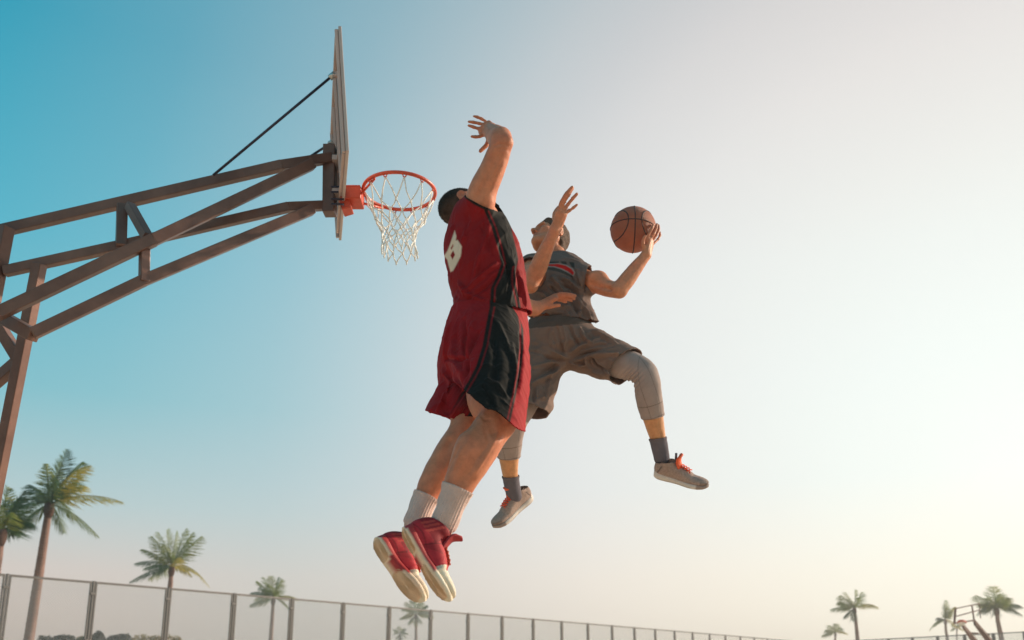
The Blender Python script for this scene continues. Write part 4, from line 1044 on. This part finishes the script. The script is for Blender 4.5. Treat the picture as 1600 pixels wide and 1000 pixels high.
# ================================================================== player in grey
def player_grey():
    allp = Ps((815, 280, 5.1), (760, 840, 4.6), (1115, 780, 4.4), (1035, 340, 4.9), (870, 300, 4.3)); lo, hi = bounds(allp, .10); v = Vol(lo, hi, .0045)
    BF = D(-.35, .10, -.93); BR = D(-.93, 0, .35)
    def torso(g): return L_([(872, 535, 4.72, .105 + g, .155 + g), (872, 508, 4.75, .098 + g, .145 + g), (872, 478, 4.80, .100 + g, .142 + g), (870, 445, 4.84, .112 + g, .165 + g), (870, 424, 4.88, .095 + g, .150 + g), (872, 412, 4.92, .055 + g, .08 + g)])
    v.limb(torso(0), .03, BF)
    hc = W(860, 374, 5.0); Fh, Uh = D(-.80, .52, -.30), D(.32, .62, .72)
    v.limb([(W(872, 410, 4.93), .058, .060), (hc + D(.12, -.55, .05) * .05, .055, .056)], .025, BF)
    hp = head(v, hc, Fh, Uh, .98)
    # arm holding the ball
    v.limb(L_([(893, 427, 4.84, .052, .056), (908, 435, 4.78, .056, .058), (930, 443, 4.70, .049, .050), (952, 451, 4.63, .044, .046), (968, 454, 4.58, .040, .041)]), .03, D(0, 1, 0))
    v.limb(L_([(967, 453, 4.58, .040, .041), (979, 438, 4.585, .042, .041), (995, 417, 4.60, .034, .034), (1009, 399, 4.61, .026, .027)]), .012, D(0, 1, 0))
    v.ell(W(933, 434, 4.68), np.eye(3), (.05, .045, .035), .04)
    hand(v, W(1009, 399, 4.61), Ps((1013, 391, 4.615), (1017, 380, 4.63)),
         [Ps((1010, 378, 4.615), (1013, 368, 4.615), (1018, 358, 4.62), (1021, 351, 4.63)), Ps((1015, 376, 4.62), (1021, 366, 4.63), (1025, 357, 4.645), (1026.5, 350, 4.66)), Ps((1019, 377, 4.64), (1026, 367, 4.66), (1029, 359, 4.68), (1029, 352, 4.70)), Ps((1021, 381, 4.66), (1028, 374, 4.69), (1031, 368, 4.71), (1031, 363, 4.73))],
         Ps((1009, 391, 4.605), (1005, 384, 4.595), (1005, 376, 4.59), (1008, 369, 4.585)), D(.8, -.1, -.5), rp=.034, rt=.013, rf=.0086)
    # arm fending off
    v.limb(L_([(850, 420, 4.90, .050, .055), (834, 416, 4.84, .054, .056), (827, 430, 4.68, .048, .050), (826, 443, 4.57, .042, .042), (829, 446, 4.53, .040, .040)]), .03, D(0, 1, 0))
    v.limb(L_([(828, 445, 4.54, .040, .041), (840, 420, 4.52, .045, .043), (854, 388, 4.49, .036, .036), (866, 362, 4.47, .027, .029)]), .012, D(1, 0, 0))
    hand(v, W(866, 362, 4.47), Ps((872, 349, 4.46), (877, 333, 4.45)),
         [Ps((873, 329, 4.45), (877, 315, 4.44), (885, 302, 4.43), (894, 292, 4.42)), Ps((876, 328, 4.455), (881, 316, 4.45), (888, 305, 4.44), (895, 294, 4.44)), Ps((880, 330, 4.46), (888, 319, 4.46), (895, 310, 4.455), (901.5, 303, 4.45)), Ps((883, 334, 4.46), (890, 329, 4.46), (896, 324.5, 4.455), (901.5, 320, 4.45))],
         Ps((869, 347, 4.48), (866, 338, 4.50), (868, 330, 4.52), (872, 324, 4.53)), D(.3, 0, -.95), rp=.033, rt=.014, rf=.0090)
    # legs
    legL = [(898, 540, 4.70, .090, .088), (930, 550, 4.66, .088, .084), (965, 565, 4.60, .078, .074), (1000, 578, 4.53, .064, .064), (1010, 592, 4.51, .060, .060), (1014, 622, 4.53, .063, .060), (1021, 655, 4.57, .053, .051), (1028, 685, 4.61, .040, .040), (1034, 715, 4.63, .036, .037)]
    legR = [(848, 545, 4.74, .090, .088), (834, 590, 4.66, .086, .084), (818, 628, 4.58, .074, .072), (805, 655, 4.53, .062, .062), (799, 675, 4.55, .060, .058), (795, 700, 4.61, .060, .058), (796, 728, 4.68, .046, .046), (799, 752, 4.73, .038, .038), (804, 775, 4.77, .035, .036)]
    ul = D(.5, .2, -.8)
    for l in (legL, legR): v.limb(L_(l), .03, ul)
    for g in ([(924, 444, 4.645, .009), (940, 448, 4.605, .009), (957, 453, 4.575, .006)], [(972, 440, 4.535, .008), (985, 424, 4.55, .008), (998, 409, 4.565, .005)], [(838, 425, 4.465, .008), (850, 398, 4.445, .007)], [(1004, 600, 4.44, .010), (1010, 625, 4.46, .008)]):
        v.limb(L_(g), .020, ul, op='sub')
    V, Q = v.mesh(3)
    V = folds(V, Q, [([(836, 432), (846, 408), (858, 380)], .005, .0024), ([(846, 424), (856, 398), (864, 376)], .005, -.0026), ([(868, 352), (874, 336), (878, 322)], .003, .0022), ([(872, 352), (880, 338), (886, 326)], .003, .0022), ([(874, 356), (884, 340)], .003, -.0018),
                     ([(922, 444), (940, 450), (958, 452)], .006, -.0035), ([(976, 446), (990, 428), (1004, 410)], .005, .0024), ([(970, 440), (986, 420), (1000, 402)], .005, -.0024), ([(962, 452), (972, 456)], .004, -.0022), ([(1012, 392), (1016, 378)], .003, .0018),
                     ([(1018, 660), (1026, 684)], .006, .0030), ([(1028, 660), (1033, 684)], .005, -.0024), ([(790, 722), (796, 742)], .005, .0026)], 1.0)
    V = V + normals(V, Q) * (.0009 * wob(V, 60, 73) + .0005 * wob(V, 160, 74))[:, None]
    col = skin_paint(V, (.60, .235, .125), [(W(838, 366, 4.93), .04, .35), (W(890, 305, 4.43), .06, .4), (W(1024, 360, 4.65), .05, .4)])
    c2 = (Q, )
    g = np.clip((proj(V)[1] - 560) / 60, 0, 1)[:, None]; col = col * (1 - g) + g * np.array((.60, .28, .13))
    DKS = np.array((.10, .035, .025))  # shade of nostrils and mouth line, and eye slits, painted into the skin
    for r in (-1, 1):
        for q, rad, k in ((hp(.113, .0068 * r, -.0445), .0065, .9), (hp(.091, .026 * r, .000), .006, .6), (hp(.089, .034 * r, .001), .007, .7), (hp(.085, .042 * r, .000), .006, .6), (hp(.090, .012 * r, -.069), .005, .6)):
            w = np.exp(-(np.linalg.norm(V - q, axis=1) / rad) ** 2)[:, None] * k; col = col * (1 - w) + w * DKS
    # lips a little redder
    for q, r, k in ((hp(.094, 0, -.069), .018, .55),):
        w = np.exp(-(np.linalg.norm(V - q, axis=1) / r) ** 2)[:, None] * k; col = col * (1 - w) + w * np.array((.40, .10, .08))
    body = link('person', mesh_np('person', V, Q, True, col), None, MATS['skin_a'])
    tag(body, 'player in grey kit leaping with legs apart and the ball in one hand', 'person')
    # hair: short sides, fuller top
    hv = Vol(hc - .17, hc + .17, .0035); Fv, U, Rt = frame(Fh, Uh)
    hv.ell(hp(-.014, 0, .034), (Fv, Rt, U), (.101, .0805, .096), 0)
    hv.limb([(hp(-.045, .0, -.02), .058, .060), (hp(-.060, 0, -.062), .030, .046)], .02, Fv)
    hv.limb([(hp(.066, .0, .088), .020, .055), (hp(.0, .0, .108), .024, .062), (hp(-.06, 0, .085), .024, .055)], .02, U)
    hv.clip(hp(.074, 0, .062), unit(Fv * .9 - U * .5)); hv.clip(hp(-.035, 0, -.055), unit(Fv * .5 - U * .85))
    for r in (-1, 1): hv.ell(hp(.035, .08 * r, -.02), (Fv, Rt, U), (.046, .03, .05), .006, 'sub')
    Vh, Qh = hv.mesh(1); Nh = normals(Vh, Qh); Vh = Vh + Nh * (.004 * wob(Vh, 60, 5) + .003 * wob(Vh, 140, 6))[:, None]
    link('hair', mesh_np('hair', Vh, Qh, True), body, MATS['hair_brown'])
    for s in (-1, 1):
        m = MB(); m.tube([hp(.096, .014 * s, .026), hp(.097, .030 * s, .032), hp(.086, .047 * s, .027)], [.003, .0045, .0025], 6); m.build('eyebrow', MATS['hair_brown'], body, smooth=True)
    # ---------------- shirt
    sv = Vol(*bounds(Ps((810, 390, 5.0), (810, 540, 4.5), (950, 540, 4.5), (950, 390, 5.0), (870, 400, 5.15)), .10), .0045)
    sv.limb(L_([(875, 512, 4.74, .126, .178), (874, 492, 4.77, .127, .174), (872, 468, 4.81, .130, .172), (869, 442, 4.845, .138, .180), (870, 425, 4.88, .108, .160), (872, 413, 4.915, .070, .095)]), .02, BF)
    sv.limb(L_([(880, 427, 4.88, .070, .075), (900, 431, 4.81, .077, .085), (912, 436, 4.755, .078, .090), (919, 438, 4.73, .078, .09)]), .04, D(0, 1, 0))
    sv.limb(L_([(858, 422, 4.90, .068, .075), (838, 415, 4.86, .066, .075), (831, 419, 4.77, .066, .074), (828, 430, 4.69, .066, .072)]), .04, D(0, 1, 0))
    sv.limb(L_([(905, 476, 4.78, .026, .03), (917, 490, 4.74, .032, .04), (926, 506, 4.70, .03, .05)]), .03, BR)      # side of the shirt thrown out
    V, Q = sv.mesh(3)
    V, Q = cut(V, Q, W(872, 402, 4.92), unit(hc - W(872, 412, 4.93)), W(873, 396, 4.95), .10)
    V, Q = cut(V, Q, W(919, 436, 4.74), unit(np.cross(W(920, 416, 4.74) - W(913, 458, 4.74), D(.25, .1, 1)) * (1 if np.cross(W(920, 416, 4.74) - W(913, 458, 4.74), D(.25, .1, 1))[0] > 0 else -1)), None, .125, seg=[W(915, 434, 4.75), W(940, 447, 4.67)], also=(W(910, 463, 4.75), D(.6, -1, 0)))
    V, Q = cut(V, Q, W(829, 420, 4.76), unit(W(827, 432, 4.68) - W(832, 412, 4.84)), None, .082, seg=[W(829, 422, 4.75), W(827, 436, 4.66)])
    V, Q = cut(V, Q, W(874, 498, 4.76), D(-.12, -1, .02))
    X, Y, Z = proj(V)
    V = folds(V, Q, [([(845, 428), (865, 435), (880, 455), (884, 470)], .011, .013), ([(842, 440), (862, 450), (876, 470)], .010, -.010), ([(875, 432), (892, 440), (908, 452)], .010, .011), ([(878, 442), (895, 452), (906, 462)], .009, -.011),
                     ([(888, 452), (892, 462), (885, 475)], .008, .010), ([(896, 460), (910, 480), (924, 500)], .010, .012), ([(890, 466), (902, 486), (914, 503)], .009, -.012), ([(850, 490), (870, 482), (890, 478)], .010, .011),
                     ([(838, 500), (860, 494), (890, 490)], .009, -.010), ([(840, 478), (855, 470), (870, 462)], .010, .008), ([(835, 455), (850, 460), (866, 475)], .010, .009), ([(900, 418), (905, 435), (908, 448)], .009, .007), ([(890, 420), (893, 434), (898, 446)], .008, -.006),
                     ([(900, 470), (906, 480), (906, 495)], .008, .009), ([(828, 403), (832, 410), (833, 420)], .006, .006), ([(823, 404), (827, 412), (828, 421)], .006, -.006), ([(880, 478), (888, 490), (896, 502)], .008, .009)], 2.3)
    N = normals(V, Q); V = V + N * (.003 * wob(V, 24, 41) + .0055 * wrinkle(V, 34, 24, D(.8, -.6, 0)) + .0028 * wrinkle(V, 90, 25, D(.9, .4, 0)))[:, None]
    X, Y, Z = proj(V); fr = (N @ BF) > -.2
    G = np.array((.185, .130, .112)); col = np.tile(G, (len(V), 1)) * (1 + .08 * wob(V, 14, 9)[:, None])
    # chest print: dark block letters over a red swash edged with grey
    DK = np.array((.05, .048, .045))
    for poly in ([(857, 409), (873, 408.5), (873, 412.5), (857, 412)], [(876, 408), (885, 408.5), (886, 415), (878, 413)], [(889, 409), (897, 410), (898, 420), (893, 417)], [(845, 411), (854, 409.5), (854, 412.5), (845, 413)]): over(col, DK, fr * soft(poly_d(X, Y, poly), .7))
    over(col, DK * 1.4, fr * soft(poly_d(X, Y, [(850, 420), (862, 415.5), (876, 418), (888, 423), (896, 430), (895, 434), (884, 429), (872, 424.5), (860, 422)]), .7))
    over(col, (.40, .36, .33), fr * soft(poly_d(X, Y, [(846, 416), (858, 411.5), (872, 411), (885, 413.6), (895, 419.5), (899, 425.5), (896, 432), (887, 426), (877, 421), (865, 417.5), (855, 417)]), .6) * .8)
    over(col, (.60, .020, .018), fr * soft(poly_d(X, Y, [(848, 416), (858, 412.8), (872, 412.3), (884, 415), (893, 420.5), (897, 425.5), (895.5, 430), (888, 424.5), (878, 419.5), (866, 416), (856, 415.5)]), .7))
    garment('shirt', V, Q, body, 'grey_cloth', col, .004)
    # inner waistband with small pale marks
    # ---------------- shorts
    hv = Vol(*bounds(Ps((790, 490, 4.8), (790, 690, 4.4), (1030, 690, 4.4), (1030, 490, 4.9)), .10), .0048)
    hv.limb(L_([(872, 496, 4.765, .110, .158), (872, 510, 4.75, .122, .168), (871, 528, 4.73, .135, .178), (871, 545, 4.71, .12, .165)]), .02, BF)
    hv.limb(L_([(890, 534, 4.71, .115, .120), (918, 546, 4.67, .120, .118), (950, 560, 4.62, .112, .112), (982, 573, 4.56, .104, .106), (1015, 585, 4.50, .098, .10)]), .05, D(0, 1, .2))
    hv.limb(L_([(852, 542, 4.74, .118, .120), (842, 580, 4.68, .122, .122), (832, 615, 4.61, .118, .120), (822, 650, 4.54, .115, .115), (812, 690, 4.47, .11, .11)]), .05, D(1, 0, 0))
    hv.ell(W(916, 572, 4.64), np.eye(3), (.075, .05, .03), .04)
    V, Q = hv.mesh(3)
    V, Q = cut(V, Q, W(872, 503, 4.76), D(.10, 1, .1))
    p1, p2, p3 = W(1008, 556, 4.62), W(953, 569, 4.48), W(966, 597, 4.62); n_ = unit(np.cross(p2 - p1, p3 - p1)); n_ = n_ if n_[0] > 0 else -n_; V, Q = cut(V, Q, p1, n_, None, .20, seg=[W(950, 566, 4.58), W(1015, 585, 4.50), W(1040, 600, 4.46)])
    V, Q = cut(V, Q, W(826, 642, 4.56), unit(D(-.25, -1, -.25)), None, .20, seg=[W(824, 645, 4.55), W(812, 700, 4.45)])
    X, Y, Z = proj(V); k = np.clip((X - 900) / 40, 0, 1) * np.clip((985 - X) / 20, 0, 1) * np.clip((Y - 575) / 12, 0, 1)
    V = V + np.outer(k * .008 * np.sin(X * .16), D(0, 1, 0)) + np.outer(k * .010 * np.sin(X * .13 + 1), D(0, 0, 1))
    k = np.clip((Y - 610) / 35, 0, 1) * np.clip((X - 835) / 25, 0, 1); V = V + np.outer(k * .010 * np.sin(Y * .18), D(1, 0, 0))
    V = folds(V, Q, [([(830, 532), (870, 552), (890, 560)], .012, .010), ([(828, 548), (860, 560), (885, 566)], .011, -.009), ([(828, 575), (860, 568), (900, 545), (940, 525)], .013, .013), ([(835, 590), (870, 572), (915, 552), (960, 540)], .012, -.011),
                     ([(828, 602), (855, 588), (885, 572)], .011, .012), ([(880, 572), (920, 556), (965, 552), (1000, 562)], .010, .010), ([(900, 548), (945, 538), (985, 552)], .010, -.008), ([(925, 512), (940, 524), (965, 536)], .010, .010),
                     ([(880, 508), (884, 530), (882, 550)], .009, .008), ([(870, 508), (876, 535), (880, 555)], .008, -.007), ([(862, 512), (860, 530), (868, 548)], .009, .007), ([(890, 508), (895, 524), (905, 540)], .009, -.008), ([(905, 510), (912, 526), (925, 536)], .009, .008),
                     ([(916, 555), (918, 568), (926, 580), (945, 588)], .008, .014), ([(924, 556), (930, 570), (945, 580)], .008, -.013), ([(890, 566), (905, 572), (918, 570)], .008, .009), ([(850, 602), (848, 620), (842, 640)], .010, .010), ([(836, 600), (834, 625), (826, 642)], .010, -.010),
                     ([(862, 585), (856, 605), (852, 625)], .009, .009), ([(940, 566), (960, 572), (978, 584)], .008, -.008), ([(935, 574), (955, 584), (972, 590)], .007, .009)], 2.4)
    N = normals(V, Q); V = V + N * (.003 * wob(V, 22, 51) + .0060 * wrinkle(V, 30, 34, D(1, .25, 0)) + .0028 * wrinkle(V, 80, 35, D(1, .5, 0)))[:, None]
    col = np.tile(np.array((.235, .155, .124)), (len(V), 1)) * (1 + .08 * wob(V, 14, 19)[:, None])
    X, Y, Z = proj(V); wb = (Y < 509 - .09 * (X - 872)) & (np.abs(X - 872) < 70); col[wb] = (.115, .085, .072)
    garment('shorts', V, Q, body, 'grey_cloth', col, .005)
    # ---------------- compression leggings
    def legging(leg, a, b, bot, nb, seed):
        s_ = Vol(*bounds([W(*q[:3]) for q in leg[a:b]], .13), .0036); s_.limb(L_(leg[a:b]), .01, ul, grow=.006); V, Q = s_.mesh(2)
        V, Q = cut(V, Q, bot, nb); N = normals(V, Q); d = (V - bot) @ nb
        X, Y, Z = proj(V); col = np.tile(np.array((.40, .305, .275)), (len(V), 1)) * (1 + .05 * wob(V, 20, seed)[:, None])
        axd = nb; ang = np.arctan2((V - bot) @ unit(np.cross(axd, D(0, 0, 1))), (V - bot) @ unit(np.cross(axd, D(1, 0, 0))))
        dsp = .0012 * wob(V, 70, seed)
        for lev in (.006, .072):         # stitched seams
            col[np.abs(d + lev + .004 * np.sin(ang * 2)) < .0024] *= .62
        s2 = seed
        for ax_ in (D(-.35, 0, -1), D(.65, 0, -1), D(-1, 0, .3)):
            cc = np.cross(unit(nb), ax_); lat = (V - bot) @ unit(cc); fr_ = (N @ ax_) > 0
            col[(np.abs(lat - .12 * d * np.sin(d * 9)) < .0016) & fr_] *= .66
        V = V + N * (dsp + .0018 * np.exp(-((d + .006) / .007) ** 2))[:, None]
        return V, Q, col
    V, Q, col = legging(legL, 1, 8, W(1020, 651, 4.565), unit(D(.22, -1, .25)), 5)
    X, Y, Z = proj(V); k = np.exp(-(((X - 985) / 16) ** 2 + ((Y - 592) / 14) ** 2)); V = V + normals(V, Q) * (.0042 * k * np.sin((X * .8 + Y * .75) * .95))[:, None]
    garment('legging', V, Q, body, 'grey_cloth', col, .003)
    V, Q, col = legging(legR, 1, 8, W(796, 714, 4.64), unit(D(.03, -1, .3)), 7); garment('legging', V, Q, body, 'grey_cloth', col, .003)
    # ---------------- socks
    def sock(leg, top, n):
        s_ = Vol(*bounds([W(*q[:3]) for q in leg[-3:]], .12), .0034); s_.limb(L_(leg[-3:]), .01, ul, grow=.005); V, Q = s_.mesh(2); V, Q = cut(V, Q, top, n); d = (V - top) @ n
        V = V + normals(V, Q) * (.0012 * wob(V, 60, 6) + .002 * np.exp(-((d + .006) / .006) ** 2))[:, None]
        o = link('sock', mesh_np('sock', V, Q, True), body, MATS['sock_grey']); m = o.modifiers.new('thickness', 'SOLIDIFY'); m.thickness = .003; m.offset = -1
    sock(legL, W(1028, 684, 4.61), unit(D(-.17, 1, -.1))); sock(legR, W(797, 744, 4.71), unit(D(-.05, 1, -.2)))
    # ---------------- shoes
    TAUPE = np.array((.42, .295, .245))
    def paint(V, N):
        x, y, z = V.T; c = np.tile(TAUPE, (len(V), 1)) * (1 + .10 * wob(V, 60, 2)[:, None]); c[(x > .262) & (z < .05)] *= .72; c[(np.abs(x - .028 - .5 * (z - .05)) < .004) & (z > .03) & (z < .085)] *= .45
        c[(z > .092) & (x < .03)] *= .5; return c
    def sole_col(V):
        x, y, z = V.T; c = np.tile(np.array((.70, .60, .53)), (len(V), 1)); c[z < .006] = (.42, .34, .30); c[(x > .25)] = TAUPE * .8; return c
    mat('tongue_orange', (.80, .11, .03), .7, noise=.1, nscale=40, bump=.2, bscale=300)
    st = dict(top=.104, paint=paint, mat='knit', mid=.026, sole=sole_col, sole_mat=MATS['shoe_sole'], tongue=[(.150, .078, .020), (.139, .104, .030), (.130, .128, .034), (.131, .150, .034), (.140, .166, .026)], tongue_mat=MATS['tongue_orange'], tab=[(.108, .0, .115), (.106, 0, .145), (.104, 0, .165)], tab_mat=MATS['sock_grey'], lace=(.120, .195), lace_mat=MATS['lace_orange'])
    make_shoe(body, W(1021, 744, 4.66), W(1107, 765, 4.56), D(.20, .84, -.48), -1, st)
    make_shoe(body, W(832, 779, 4.86), W(771, 829, 4.72), D(-.5, .62, -.55), 1, st)
    return body
person_b = player_grey()

# ------------------------------------------------------------------ volume added to fade far palms, standing for lens flare
hm = MB(); x0, x1, y0, y1, z0, z1 = -140, 190, -60, 260, -1.0, 12.0
hm.add([(x0, y0, z0), (x1, y0, z0), (x1, y1, z0), (x0, y1, z0), (x0, y0, z1), (x1, y0, z1), (x1, y1, z1), (x0, y1, z1)], [(0, 3, 2, 1), (4, 5, 6, 7), (0, 1, 5, 4), (1, 2, 6, 5), (2, 3, 7, 6), (3, 0, 4, 7)])
mh = bpy.data.materials.new('flare_haze'); mh.use_nodes = True; nt = mh.node_tree; nt.nodes.remove(nt.nodes['Principled BSDF'])
pv = nt.nodes.new('ShaderNodeVolumePrincipled'); pv.inputs['Color'].default_value = (1.0, .97, .94, 1); pv.inputs['Density'].default_value = .0021; pv.inputs['Anisotropy'].default_value = .78
nt.links.new(pv.outputs[0], nt.nodes['Material Output'].inputs['Volume'])
tag(hm.build('flare_haze', mh), 'thin pale air volume added over the court to stand for lens flare', None, kind='stuff')
